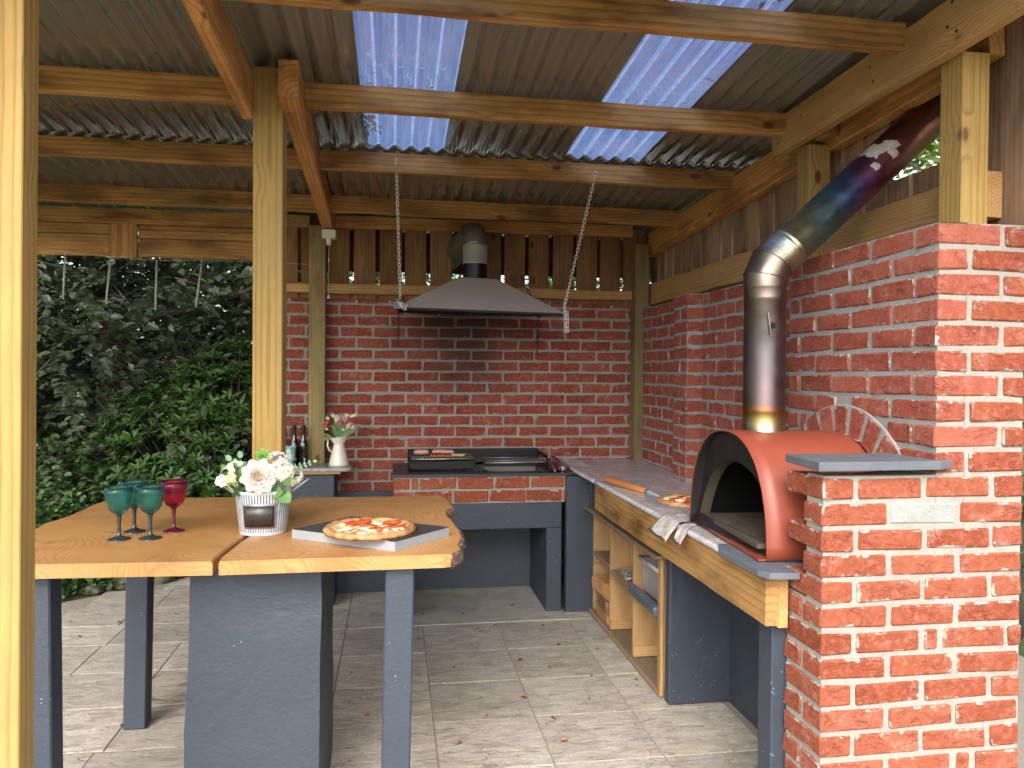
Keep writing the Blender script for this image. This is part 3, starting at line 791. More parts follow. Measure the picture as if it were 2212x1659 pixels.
# ================================================================== barbecue
bq = thing('barbecue', 'brick and blue rendered barbecue hearth with a dark slate top', 'barbecue', (.54, 5.05, 0))
b = MB(); b.box(.0, 1.066, 4.757, 5.345, .537, .705); b.box(.0, .10, 4.757, 5.345, 0, .537); b.box(.966, 1.066, 4.757, 5.345, 0, .537)
world_build(b, 'rendered_base', M_blue, bq, bevel=.006)
for k, z, st in ((0, .748, 0), (1, .832, 1)):
    xa = .003; n = 0
    Ls = [.118, .225, .215, .222, .215, .10] if k == 0 else [.095, .038, .222, .22, .215, .216]
    for L in Ls:
        e = min(xa+L, 1.088)
        if e-xa > .02: brick(bq, (xa+e)/2, 4.74+.05, z, e-xa, .1, 'x', M_brick_p, .070)
        xa = e+.014
    brick(bq, .003+.05, 4.99, z, .215, .1, 'y', M_brick_p, .070); brick(bq, 1.088-.05, 4.96, z, .215, .1, 'y', M_brick_p, .070)
    brick(bq, .003+.05, 5.22, z, .215, .1, 'y', M_brick_p, .070); brick(bq, 1.088-.05, 5.20, z, .215, .1, 'y', M_brick_p, .070)
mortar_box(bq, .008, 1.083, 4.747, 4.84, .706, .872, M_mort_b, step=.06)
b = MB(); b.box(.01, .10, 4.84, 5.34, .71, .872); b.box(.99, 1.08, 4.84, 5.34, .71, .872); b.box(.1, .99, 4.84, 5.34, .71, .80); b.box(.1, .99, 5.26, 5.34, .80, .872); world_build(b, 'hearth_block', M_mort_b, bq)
b = MB(); b.box(-.004, 1.10, 4.735, 4.86, .873, .891); b.box(-.004, .115, 4.86, 5.345, .873, .891); b.box(.985, 1.17, 4.76, 5.345, .873, .891); b.box(.115, .985, 5.25, 5.345, .873, .891)
world_build(b, 'slate_top', M_slate_d, bq, bevel=.002)
M_ash = plain('wood_ash', (.030, .028, .026), .95, bump=.9, bscale=60, var=.6)
b = MB()
nx, ny = 40, 14; v = []; f = []
for j in range(ny+1):
    for i in range(nx+1):
        x = .105+.875*i/nx; y = 4.865+.38*j/ny
        v.append((x, y, .81+.035*max(0, mnoise.noise(Vector((x*9, y*9, 1))))+.03*math.exp(-((x-.55)/.2)**2)+.006*mnoise.noise(Vector((x*60, y*60, 2)))))
for j in range(ny):
    for i in range(nx): a = j*(nx+1)+i; f.append((a, a+1, a+nx+2, a+nx+1))
b.add(v, f); o = world_build(b, 'ash_bed', M_ash, bq, smooth=True)

# ---- grill frame standing on the hearth
gr = thing('grill', 'black metal charcoal grill frame with two wire grates on the barbecue', 'grill', (.55, 5.05, .891))
b = MB()
b.box(.10, .990, 5.225, 5.229, .895, 1.003)                    # back plate
world_build(b, 'back_plate', M_black, gr)
def side(x):
    b = MB()
    y0, y1 = 4.875, 5.225
    b.box(x, x+.004, y0, y0+.02, .891, .985); b.box(x, x+.004, y0, y1, .965, .988); b.box(x, x+.004, y0, y1, .891, .93)
    b.box(x, x+.004, y1-.03, y1, .891, 1.0); world_build(b, 'side_plate', M_black, gr)
side(.096); side(.990)
b = MB(); b.box(.101, .52, 4.90, 4.904, .905, .952); world_build(b, 'front_plate', M_black, gr)
b = MB(); b.box(.101, .52, 4.904, 5.22, .903, .907); world_build(b, 'charcoal_tray', M_blackm, gr)
b = MB()
b.box(.520, .570, 4.866, 4.871, .893, .975); b.box(.508, .582, 4.866, 4.871, .935, .950); b.box(.505, .520, 4.866, 4.871, .900, .912); b.box(.570, .590, 4.866, 4.871, .957, .972); b.box(.515, .575, 4.871, 5.2, .893, .899)
world_build(b, 'centre_bracket', M_black, gr)
def grate(x0, x1, z, y0=4.90, y1=5.20):
    b = MB(); r = .0027
    b.tube([(x0, y0, z), (x1, y0, z)], .003, 6); b.tube([(x0, y1, z), (x1, y1, z)], .003, 6); b.tube([(x0, (y0+y1)/2, z-.003), (x1, (y0+y1)/2, z-.003)], .0026, 6)
    b.tube([(x0, y0, z), (x0, y1, z)], .003, 6); b.tube([(x1, y0, z), (x1, y1, z)], .003, 6)
    n = int((x1-x0)/.019)
    for i in range(1, n): x = x0+(x1-x0)*i/n; b.tube([(x, y0-.004, z+.003), (x, y1+.004, z+.003)], r, 5)
    world_build(b, 'grate', M_steel if z > 5 else M_grate, gr, smooth=True)
M_grate = plain('sooty_chrome_wire', (.7, .68, .64), .35, .9, var=.5)
grate(.112, .520, .968); grate(.582, .985, .940)

# food on the grill
M_saus = plain('raw_sausage', (.52, .25, .19), .4, bump=.3, bscale=120, var=.35)
for i, (x, y, rz) in enumerate(((.185, 5.13, 0), (.305, 5.135, .02), (.355, 5.105, .02))):
    t = MB(); L = .105 if i < 2 else .10; pr = []
    for k in range(13):
        a = -1+2*k/12; rr = .0175*math.sqrt(max(0, 1-abs(a)**5)); pr.append((max(rr, .001), a*L/2))
    t.lathe(pr, 14, M=RY(PI/2), cap1=True)
    o = t.build('sausage', M_saus, None, M=T(x, y, .990) @ RZ(rz), smooth=True)
    tag(o, ['pink raw sausage nearest the left end of the grill', 'pink raw sausage in the middle of the grill rack row', 'pink raw sausage just behind the meat skewers'][i], 'sausage', 'sausages on the grill')
M_meat = MAT('glazed_meat'); _o = M_meat.obj()
M_meat.bs(Base_Color=M_meat.ramp(M_meat.noise(_o, 60, 5, .7), [(.3, (.06, .012, .006)), (.5, (.25, .055, .018)), (.7, (.50, .17, .05))]), Roughness=.25); M_meat.bump(M_meat.noise(_o, 90, 4), .5, .004); M_meat = M_meat.m
M_stick = plain('bamboo_stick', (.62, .42, .20), .6)
def blob(r, seed, sq=(1, 1, 1), sub=2, amp=.35, fr=1.6):
    bm = bmesh.new(); bmesh.ops.create_icosphere(bm, subdivisions=sub, radius=1)
    s = Vector((seed*3.1, seed*1.7, seed))
    for v in bm.verts:
        k = 1+amp*mnoise.noise(v.co*fr+s); v.co = Vector((v.co.x*sq[0]*k*r, v.co.y*sq[1]*k*r, v.co.z*sq[2]*k*r))
    me = bpy.data.meshes.new('b'); bm.to_mesh(me); bm.free()
    me.polygons.foreach_set('use_smooth', [True]*len(me.polygons)); return me
for i in range(4):
    y = 4.955+.030*i; x0 = .245+.008*(i % 2)
    sk = thing('skewer', ['meat skewer at the very front of the grill', 'meat skewer second from the front of the grill', 'meat skewer third from the front of the grill', 'meat skewer nearest the sausages'][i], 'skewer', (x0, y, .972), 'meat skewers on the grill')
    b = MB(); b.tube([(x0, y, .982), (x0+.20+.01*i, y+.01*(i-1), .982)], .0017, 6); world_build(b, 'stick', M_stick, sk)
    for k in range(6):
        me = blob(.014, i*7+k, (1.15, .95, .8)); me.materials.append(M_meat); me.name = 'meat_piece'
        obj('meat_piece', me, sk, T(x0+.005+.021*k, y+R_.uniform(-.002, .002), .983) @ RZ(R_.random()*3))

# tongs and cup on the slate shelf beside the grill
tg = thing('tongs', 'wooden handled barbecue tool lying on the slate at the right of the grill', 'tongs', (1.07, 4.95, .891))
M_redwood = plain('red_brown_handle', (.22, .07, .045), .45, var=.3)
for s in (0, 1):
    b = MB(); b.box(-.008, .008, -.16, .10, 0, .02); b.build('handle', M_redwood, tg, M=T(1.035+.055*s, 4.92+.03*s, .900+.008*s) @ RZ(-.10-.1*s) @ RX(.05), bevel=.004)
b = MB()
b.tube([(1.02, 5.05, .915), (1.01, 5.14, .93), (1.03, 5.17, .95), (1.05, 5.12, .925)], .003, 8); b.tube([(1.03, 5.06, .925), (1.07, 5.12, .955), (1.10, 5.02, .95)], .003, 8)
b.tube([(1.075, 5.1, .95), (1.09, 4.93, .94)], .004, 8)
world_build(b, 'metal_arm', M_blackm, tg, smooth=True)
cp = MB(); cp.lathe([(.0005, .001), (.021, 0), (.0225, .004), (.0225, .030), (.0215, .030), (.0205, .003), (.0005, .003)], 28, cap0=False)
tag(cp.build('steel_cup', M_steel, None, M=T(1.078, 4.80, .8915), smooth=True, sharp=40), 'small shiny steel cup beside the tongs on the slate', 'cup')

# ================================================================== extractor hood
hd = thing('extractor_hood', 'brown speckled pyramid extractor hood with black and silver duct over the barbecue', 'extractor hood', (.52, 4.8, 1.9))
B = [Vector(p) for p in ((.012, 4.52, 1.905), (1.016, 4.50, 1.884), (.985, 5.12, 1.925), (.03, 5.12, 1.930))]
Tp = [Vector(p) for p in ((.402, 4.80, 2.122), (.640, 4.80, 2.116), (.635, 5.0, 2.122), (.407, 5.0, 2.126))]
b = MB(); b.add(B+Tp+[p-Vector((0, 0, .012)) for p in B], [(0, 1, 5, 4), (1, 2, 6, 5), (2, 3, 7, 6), (3, 0, 4, 7), (4, 5, 6, 7)])
o = world_build(b, 'canopy', M_hood, hd); s = o.modifiers.new('thickness', 'SOLIDIFY'); s.thickness = .003; s.offset = -1
b = MB()
inner = [p+(Vector((.52, 4.82, p.z))-p)*.03-Vector((0, 0, .004)) for p in B]; b.add(inner+[p-Vector((0, 0, .006)) for p in Tp]+B+[p-Vector((0, 0, .014)) for p in B], [(0, 4, 5, 1), (1, 5, 6, 2), (2, 6, 7, 3), (3, 7, 4, 0), (8, 12, 13, 9), (9, 13, 14, 10), (10, 14, 15, 11), (11, 15, 12, 8), (0, 1, 13, 12), (1, 2, 14, 13), (2, 3, 15, 14), (3, 0, 12, 15)])
world_build(b, 'inner_lining', M_blackm, hd)
b = MB(); b.box(-.005, .050, 4.506, 4.512, 1.893, 1.935); b.tube([(.0225, 4.509, 1.935), (.0225, 4.509, 1.945)], .018, 10); world_build(b, 'corner_bracket', M_slate, hd, label='grey corner bracket')
b = MB(); b.lathe([(.078, 0), (.078, .10)], 40, M=T(.512, 4.90, 2.12), cap0=False); world_build(b, 'black_spigot', M_black, hd, smooth=True)
b = MB(); b.lathe([(.079, 0), (.083, .001), (.083, .006), (.079, .008), (.079, .118), (.0775, .12)], 40, M=T(.512, 4.90, 2.218), cap0=False); world_build(b, 'silver_duct', M_galv, hd, smooth=True)
b = MB(); pts = []; rs = []
cen = Vector((.512, 4.90, 2.335)); 
for i in range(13):
    a = (PI/2*1.12)*i/12; R0 = .088
    off = R0*(1-math.cos(a)); pts.append(cen+Vector((-off*.16, off*.98, R0*math.sin(a)))); rs.append(.079 if i % 4 else .083)
d = (pts[-1]-pts[-2]).normalized()
for k in range(1, 4): pts.append(pts[-1]+d*.2*(k > 0)); rs.append(.08)
b.tube(pts, rs, 28); world_build(b, 'duct_elbow', M_ductpaint, hd, smooth=True)

# chains -------------------------------------------------------------
def link_mesh(mat, L=.030, Wd=.0145, r=.0019):
    pts = []; n = 14
    for i in range(n):
        a = 2*PI*i/n; c, s_ = math.cos(a), math.sin(a)
        pts.append((s_*(Wd/2), 0, c*Wd/2+(L/2-Wd/2)*(1 if c > 0 else -1 if c < 0 else 0)))
    b = MB(); b.tube(pts, r, 6, closed=True); me = mesh('link', b.v, b.f, mat, True); return me
LM = link_mesh(M_zinc); LB = link_mesh(M_blackm)
def chain(pts, label, lm=LM, pitchl=.0235, group='chains of the extractor hood'):
    ch = thing('chain', label, 'chain', tuple(pts[0]), group)
    i = 0; P = [Vector(p) for p in pts]
    carry = 0
    for a, c in zip(P[:-1], P[1:]):
        d = c-a; L = d.length; q = d.normalized().to_track_quat('Z', 'Y').to_matrix().to_4x4(); s_ = carry
        while s_ < L:
            obj('link', lm, ch, Matrix.Translation(a+d*(s_/L)) @ q @ RZ(PI/2*(i % 2)+.5)); i += 1; s_ += pitchl
        carry = s_-L
    return ch
chain([(.006, 3.985, 2.605), (.034, 4.50, 1.955)], 'silver chain at the left holding up the front corner of the hood')
chain([(1.060, 3.985, 2.590), (1.024, 4.50, 1.975), (1.012, 4.50, 1.93), (1.018, 4.495, 1.775), (1.032, 4.495, 1.775), (1.030, 4.495, 1.90)], 'silver chain at the right with a loose end hanging below the hood')
chain([(.03, 4.50, 1.925), (.07, 4.49, 1.905), (.065, 4.488, 1.89), (.03, 4.49, 1.91)], 'short end of silver chain looped over the left front edge of the hood', group='chain ends')
chain([(.029, 5.11, 1.925), (.027, 5.11, 1.70)], 'black chain hanging from the left rear corner of the hood', LB)
chain([(.967, 5.10, 1.92), (.960, 5.10, 1.655)], 'black chain hanging from the right rear corner of the hood', LB)
chain([(.88, 5.29, 2.20), (.93, 5.20, 2.06), (.97, 5.13, 1.95)], 'black chain rising from the hood to the slats', LB)

# pull switch
ps = thing('pull_switch', 'white ceiling pull switch with cord at the end of the rafter', 'switch', (-.42, 5.1, 2.44))
b = MB(); b.box(-.464, -.376, 5.06, 5.145, 2.385, 2.440); world_build(b, 'switch_box', M_white, ps, bevel=.004)
b = MB(); b.lathe([(.016, 2.345), (.019, 2.385)], 20, M=T(-.422, 5.10, 0)); world_build(b, 'nozzle', M_white, ps, smooth=True)
b = MB(); b.tube([(-.422, 5.10, 2.345), (-.4225, 5.10, 2.02)], .0016, 6); world_build(b, 'cord', M_cord, ps)
b = MB(); b.lathe([(.003, 2.235), (.004, 2.24), (.004, 2.255), (.003, 2.26)], 10, M=T(-.422, 5.1, 0)); world_build(b, 'cord_connector', M_white, ps)
b = MB(); b.lathe([(.011, 1.998), (.010, 2.002), (.004, 2.02), (.003, 2.024)], 16, M=T(-.4225, 5.10, 0)); world_build(b, 'pull_knob', M_white, ps, smooth=True)

# ================================================================== right counter
ct = thing('counter', 'long marble topped counter with stained timber front and blue rendered base along the right', 'counter', (1.45, 3.7, 0))
def strip(y0, y1, xf=1.148):
    b = MB(); b.box(xf+.012, 1.78, y0, y1, .886, .905); world_build(b, 'marble_slab', M_marble, ct)
strip(4.325, 5.345, 1.148); strip(2.60, 4.321); 
for (ya, yb) in ((4.30, 4.93), (2.50, 4.297)):
    b = MB(); n = int((yb-ya)/.04); pts = [(1.160+R_.uniform(-.0012, .0012), ya+(yb-ya)*i/n, .8945) for i in range(n+1)]; b.tube(pts, .0125, 12); world_build(b, 'marble_nosing', M_marble_e, ct, smooth=True)
b = MB(); b.add([(1.16, 4.925, .886), (1.20, 5.345, .886), (1.30, 5.345, .886), (1.30, 4.90, .886), (1.16, 4.925, .906), (1.20, 5.345, .906), (1.30, 5.345, .906), (1.30, 4.90, .906)], [(0, 1, 2, 3), (4, 7, 6, 5), (0, 4, 5, 1)]); world_build(b, 'marble_edge_piece', M_marble_e, ct)
# slate piece under the oven's near end
pts = [(1.125, 2.52), (1.128, 2.235), (1.145, 2.19), (1.24, 2.18), (1.24, 2.285), (1.60, 2.285), (1.60, 2.60), (1.16, 2.60)]
n = len(pts); b = MB(); b.add([(x, y, .892) for x, y in pts]+[(x, y, .912) for x, y in pts], [tuple(range(n-1, -1, -1)), tuple(range(n, 2*n))]+[(i, (i+1) % n, n+(i+1) % n, n+i) for i in range(n)])
world_build(b, 'slate_slab', M_slate, ct, bevel=.002)
timber('fascia_board', (1.182, 4.31, .812), (1.182, 2.243, .807), .044, .156, M_fascia, ct)
timber('support_batten', (1.222, 2.33, .80), (1.222, 2.245, .80), .034, .16, M_rail, ct)
b = MB(); b.box(1.09, 1.27, 4.735, 4.80, 0, .868); b.box(1.27, 1.745, 4.735, 4.80, 0, .884); world_build(b, 'blue_panel', M_blue, ct, bevel=.004)
b = MB(); b.box(1.255, 1.60, 3.335, 3.395, 0, .884); world_build(b, 'blue_partition', M_blue, ct, bevel=.008)
b = MB(); b.box(1.55, 1.60, 2.30, 3.335, 0, .884); world_build(b, 'blue_panel', M_blue, ct, bevel=.004)
b = MB(); b.box(1.205, 1.29, 2.285, 2.375, 0, .735); world_build(b, 'blue_leg', M_blueleg, ct, bevel=.004)
b = MB(); b.box(1.56, 1.75, 3.395, 4.73, .80, .885); world_build(b, 'bearer', M_shelfdirty, ct)

# ---- slatted shelf unit
su = thing('shelf_unit', 'rough pine shelf unit with three bays standing under the marble counter', 'shelves', (1.4, 4.05, 0))
XS0, XS1 = 1.255, 1.53
def bd(name, x0, x1, y0, y1, z0, z1, mat, axis='x'):
    c = ((x0+x1)/2, (y0+y1)/2, (z0+z1)/2)
    if axis == 'y': return timber(name, (c[0], y0, c[2]), (c[0], y1, c[2]), x1-x0, z1-z0, mat, su)
    if axis == 'z': return timber(name, (c[0], c[1], z0), (c[0], c[1], z1), x1-x0, y1-y0, mat, su)
    return timber(name, (x0, c[1], c[2]), (x1, c[1], c[2]), y1-y0, z1-z0, mat, su)
bd('top_board', 1.20, XS1, 3.37, 4.70, .664, .682, M_shelfdirty, 'y')
bd('base_board', XS0-.005, XS1, 3.41, 4.70, .008, .026, M_shelfdirty, 'y')
bd('base_edge', 1.236, 1.252, 3.41, 4.72, .002, .030, M_shelfdirty, 'y')
for y in (4.70, 4.318, 3.882, 3.425):
    bd('divider', XS0+.003, XS1, y-.011, y+.011, .028, .662, M_shelfw, 'z')
    if y != 3.425:
        for (za, zb) in ((.03, .082), (.322, .348), (.612, .645)):
            bd('ledger', XS0+.001, XS1, y-.026, y-.012, za, zb, M_shelfw, 'x')
b_ = bd('end_trim', XS0-.018, XS0+.002, 3.405, 3.445, .012, .664, M_shelfw, 'z')
for (ya, yb, z) in ((4.345-.01, 4.69, .400), (3.90, 4.29, .383), (3.44, 3.855, .366)):
    bd('shelf', XS0-.002, XS1, ya, yb, z-.018, z, M_shelfdirty, 'y')
for i in range(9): bd('back_board', XS1, XS1+.015, 3.42+.142*i, 3.42+.142*i+.139, .03, .66, M_clad, 'z')
# logs
def log(pts2, L, M, label, mat=M_log):
    v = [(-L/2, x, z) for x, z in pts2]+[(L/2, x, z) for x, z in pts2]; n = len(pts2)
    v = [(a+R_.uniform(-.003, .003), c+R_.uniform(-.003, .003), d) for a, c, d in v]
    o = obj('firewood_log', mesh('firewood_log', v, [tuple(range(n-1, -1, -1)), tuple(range(n, 2*n))]+[(i, (i+1) % n, n+(i+1) % n, n+i) for i in range(n)], mat), None, M)
    bv = o.modifiers.new('bevel', 'BEVEL'); bv.width = .005; bv.segments = 2
    return tag(o, label, 'log', 'firewood in the shelf unit')
M_log2 = wood('dark_firewood', (.22, .13, .075), (.12, .065, .035), ring=12, blot=.6)
log([(-.17, 0), (.17, 0), (.17, .055), (.14, .085), (-.165, .085)], .25, T(1.375, 4.505, .177) @ RZ(.06), 'split log on top of the firewood pile with an orange face')
log([(-.13, 0), (.12, -.01), (.12, .075), (0, .09), (-.10, .07)], .26, T(1.385, 4.47, .097) @ RZ(-.05), 'dark split log in the middle of the firewood pile', M_log2)
log([(-.13, 0), (.10, 0), (.10, .06), (-.11, .068)], .22, T(1.37, 4.51, .028) @ RZ(.03), 'pale split log at the bottom of the firewood pile')
b = MB(); b.lathe([(.023, 0), (.024, .012), (.023, .055)], 14, cap1=True); tag(b.build('firewood_log', M_log, None, M=T(1.30, 4.385, .0265), smooth=True, sharp=40), 'short round log standing upright in front of the pile', 'log', 'firewood in the shelf unit')
# food packs
M_clear = MAT('clear_plastic'); M_clear.bs(Base_Color=(.85, .8, .78, 1), Roughness=.12, Transmission_Weight=.85, IOR=1.25, Alpha=.75); M_clear = M_clear.m
M_orange = plain('orange_food', (.50, .14, .05), .4, var=.5, bump=.5)
M_label = MAT('printed_black_white_label'); _o = M_label.obj()
M_label.bs(Base_Color=M_label.ramp(M_label.noise(_o, 70, 2, .5), [(.49, (.02, .02, .02)), (.51, (.7, .68, .66))], 'CONSTANT'), Roughness=.35); M_label = M_label.m
def tray(loc, rz, label, food=True):
    t = thing('food_tray', label, 'food pack', loc, 'clear food trays on the middle shelf', rz)
    Mw = W[t]
    def bx(x0, x1, y0, y1, z0, z1, tp): return [(x0, y0, z0), (x1, y0, z0), (x1, y1, z0), (x0, y1, z0), (x0-tp, y0-tp, z1), (x1+tp, y0-tp, z1), (x1+tp, y1+tp, z1), (x0-tp, y1+tp, z1)]
    b = MB(); b.add(bx(-.06, .06, -.08, .08, 0, .045, .012), [(0, 3, 2, 1), (0, 1, 5, 4), (1, 2, 6, 5), (2, 3, 7, 6), (3, 0, 4, 7), (4, 5, 6, 7)]); b.build('tray', M_clear, t, M=Mw)
    if food:
        me = blob(.05, 3, (1, 1.3, .45)); me.materials.append(M_orange); obj('contents', me, t, Mw @ T(0, 0, .022))
        b = MB(); b.box(-.074, -.069, -.055, .0, .004, .046); b.build('label', M_label, t, M=Mw)
    return t
tray((1.345, 4.07, .384), .1, 'clear tray of orange food with a black and white label on the shelf')
tray((1.43, 4.05, .432), .3, 'empty clear tray stacked at the back of the middle shelf', False)
# plastic storage box + lid
M_tub = MAT('cloudy_plastic'); M_tub.bs(Base_Color=(.62, .60, .62, 1), Roughness=.3, Transmission_Weight=.55, IOR=1.2, Alpha=.72); M_tub = M_tub.m
M_lid = plain('grey_blue_plastic_lid', (.075, .095, .125), .35)
M_rimp = plain('cloudy_rim', (.42, .42, .44), .3)
tb = thing('storage_box', 'cloudy plastic storage box tilted on the right hand shelf', 'storage box', (1.39, 3.66, .39))
MB_ = T(1.40, 3.655, .395) @ RY(.05)
b = MB()
x0, x1, y0, y1 = -.105, .12, -.155, .155
v = [(x0, y0, 0), (x1, y0, 0), (x1, y1, 0), (x0, y1, 0), (x0-.025, y0-.022, .165), (x1+.01, y0-.022, .165), (x1+.01, y1+.022, .165), (x0-.025, y1+.022, .165)]
b.add(v, [(0, 3, 2, 1), (0, 1, 5, 4), (1, 2, 6, 5), (2, 3, 7, 6), (3, 0, 4, 7)]); tub_ = b.build('tub', M_tub, tb, M=MB_)
b = MB(); b.tube([(x0-.03, y0-.028, .165), (x1+.014, y0-.028, .165), (x1+.014, y1+.028, .165), (x0-.03, y1+.028, .165)], .0095, 8, closed=True); b.build('rim', M_rimp, tub_, M=MB_, smooth=True)
b = MB(); b.box(-.022, .022, -.205, .205, 0, .05)
lid = b.build('box_lid', M_lid, None, M=T(1.252, 3.665, .369) @ RY(-.25), bevel=.012); tag(lid, 'grey blue plastic lid leaning against the front of the storage box', 'lid')
lid2 = None
b = MB(); b.lathe([(.008, 0), (.013, .005), (.012, .03), (.008, .04), (.014, .045), (.014, .055), (.009, .06), (.016, .10), (.0165, .2), (.012, .25)], 16, M=RX(-PI/2), cap1=True)
tag(b.build('turned_spindle', M_turned, None, M=T(1.345, 3.745, .043) @ RZ(-1.05), smooth=True), 'dark turned wooden spindle lying in the bottom right bay', 'spindle')

# ================================================================== pizza oven
po = thing('pizza_oven', 'red barrel shaped pizza oven with black mouth and tall steel flue', 'pizza oven', (1.45, 2.65, .915))
def oven_paint():
    m = MAT('red_oven_enamel'); o = m.obj()
    n = m.noise(o, 7, 4, .6); c = m.mix(n, (.225, .046, .024), (.275, .062, .034))
    m.bs(Base_Color=c, Roughness=m.ramp(m.noise(o, 4, 4), [(.3, .36), (.7, .5)])); m.set(m.b.inputs['Coat Weight'], .1); m.set(m.b.inputs['Coat Roughness'], .3)
    m.bump(m.noise(o, 90, 3), .05, .003); return m.m
M_oven = oven_paint(); M_ovenb = plain('sooty_oven_front', (.014, .013, .0135), .42, 0, spec=.35, bump=.2, bscale=25, var=.6)
M_jamb = plain('stained_oven_jamb', (.05, .040, .028), .6, 0, spec=.2, bump=.3, bscale=30, var=.6)
M_ofloor = plain('oven_floor_stone', (.075, .062, .047), .95, spec=.1, bump=.5, bscale=40, var=.5)
M_dark = plain('oven_inside', (.004, .004, .004), .95, spec=.05)
def arch_prof(w, h, n=40, ex=2.15):
    pts = []
    for i in range(n+1):
        a = PI*i/n; c, s = math.cos(a), math.sin(a)
        pts.append((w*math.copysign(abs(c)**(2/ex), c), h*abs(s)**(2/ex)))
    return pts
OC, OZ = 2.645, .918
ang = -.085
Mo = T(1.20, OC, OZ) @ RZ(ang) 
Pf = arch_prof(.325, .398, 40, 2.35)
def shell(prof, x0, x1, mat, name, th=.004, xoff=None, parent=po, flip=False):
    v = []; f = []; n = len(prof); nx = 14
    for j in range(nx+1):
        x = x0+(x1-x0)*j/nx
        for i, (y, z) in enumerate(prof): v.append((x+(xoff(y, z)*(1-j/nx) if xoff else 0), y, z))
    for j in range(nx):
        for i in range(n-1): a = j*n+i; f.append((a, a+1, a+n+1, a+n))
    me = mesh(name, v, f, mat, True); o = obj(name, me, parent, Mo)
    s = o.modifiers.new('thickness', 'SOLIDIFY'); s.thickness = th; s.offset = 0
    return o
# rotated about the front: compensate so the mouth stays in the plane X=1.2
xo = lambda y, z: -y*math.tan(ang)*-1
shell(Pf, 0, .78, M_oven, 'barrel_shell', xoff=lambda y, z: y*math.tan(ang))
shell(arch_prof(.3215, .3945, 40, 2.35), .0015, .06, M_ovenb, 'inner_lip', th=.002, xoff=lambda y, z: y*math.tan(ang))
# front panel with arched mouth
Po_ = arch_prof(.318, .391, 40, 2.35); Pi_ = [(y+.005, z+.045) for y, z in arch_prof(.280, .243, 40, 2.1)]
def px(y, z, base=.020, lean=.026): return base+lean*math.sin(PI*min(1, z/.4))+y*math.tan(ang)
v = [(px(y, z), y, z) for y, z in Po_]+[(px(y, z), y, z) for y, z in Pi_]; n = 41
f = [(i, i+1, n+i+1, n+i) for i in range(n-1)]
f += [(0, n, n+n-1, n-1)]
fp_ = o = obj('front_panel', mesh('front_panel', v, f, M_ovenb), po, Mo); s = o.modifiers.new('t', 'SOLIDIFY'); s.thickness = .003
v = [(px(y, z)-.001, y, z) for y, z in Pi_]+[(px(y, z)+.038, y*.985, .045+(z-.045)*.98) for y, z in Pi_]
f = [(i, n+i, n+i+1, i+1) for i in range(n-1)]
obj('mouth_jamb', mesh('mouth_jamb', v, f, M_jamb, True), fp_, Mo)
Pin = [(y*1.05, z+.046) for y, z in arch_prof(.275, .27, 40, 2.1)]
v = []
for x in (.05, .55): v += [(x+.03*(z > .2), y, z) for y, z in Pin]
f = [(i, n+i, n+i+1, i+1) for i in range(n-1)]; f.append(tuple(range(n, 2*n)))
obj('inner_dome', mesh('inner_dome', v, f, M_dark), po, Mo)
b = MB(); b.box(.012, .60, -.285, .285, .030, .044); b.build('oven_floor', M_ofloor, po, M=Mo)
b = MB(); b.box(.003, .76, -.322, .322, -.002, .004); b.build('base_plate', M_oven, po, M=Mo)
b = MB(); b.lathe([(.0005, 0), (.022, .002), (.026, .008), (.026, .014), (.015, .02)], 20, M=RY(-PI/2)); b.build('thermometer', M_steel, po, M=T(1.262, 2.42, 1.10), smooth=True)
# flue
def flue_mat(nm, kind):
    m = MAT(nm); s = m.sep(m.geo('Position')); o = m.obj()
    n = m.noise(o, 12, 4, .6)
    if kind == 'v':
        t = m.math('DIVIDE', m.math('SUBTRACT', s[2], 1.29), .62)
        t = m.math('ADD', t, m.math('MULTIPLY', m.math('SUBTRACT', n, .5), .05))
        c = m.ramp(t, [(0, (.30, .28, .23)), (.05, (.34, .31, .20)), (.12, (.30, .23, .08)), (.165, (.26, .11, .04)), (.20, (.15, .105, .10)), (.5, (.19, .165, .185)), (.8, (.17, .13, .115)), (1, (.24, .20, .15))])
    else:
        t = m.math('DIVIDE', m.math('SUBTRACT', s[0], 1.36), .70)
        t = m.math('ADD', t, m.math('MULTIPLY', m.math('SUBTRACT', n, .5), .08))
        c = m.ramp(t, [(0, (.40, .35, .26)), (.14, (.40, .38, .24)), (.26, (.17, .30, .34)), (.38, (.10, .16, .34)), (.50, (.18, .085, .20)), (.62, (.26, .08, .08)), (.80, (.20, .08, .045)), (1, (.12, .06, .04))])
        sp = m.math('MULTIPLY', m.ramp(m.noise(m.vmath('SUBTRACT', m.geo('Position'), (1.85, 2.55, 2.33)), 16, 3, .6), [(.55, 0), (.58, 1)]), m.ramp(m.vmath('LENGTH', m.vmath('SUBTRACT', m.geo('Position'), (1.84, 2.59, 2.34))), [(0, 1), (1, 1)]))
    rgh = m.ramp(m.noise(o, 18, 4, .6), [(.35, .30), (.65, .44)])
    m.bs(Base_Color=c, Metallic=1, Roughness=rgh); m.bump(n, .03, .004); return m.m
M_fv = flue_mat('heat_tinted_steel', 'v'); M_fa = flue_mat('rainbow_heat_tinted_steel', 'a')
FX, FY = 1.354, 2.65
b = MB(); b.lathe([(.082, 1.225), (.0825, 1.275), (.078, 1.305), (.0775, 1.31)], 48, M=T(FX, FY, 0), cap0=False); world_build(b, 'flue_collar', plain('brushed_collar_steel', (.38, .37, .34), .42, .9), po, smooth=True)
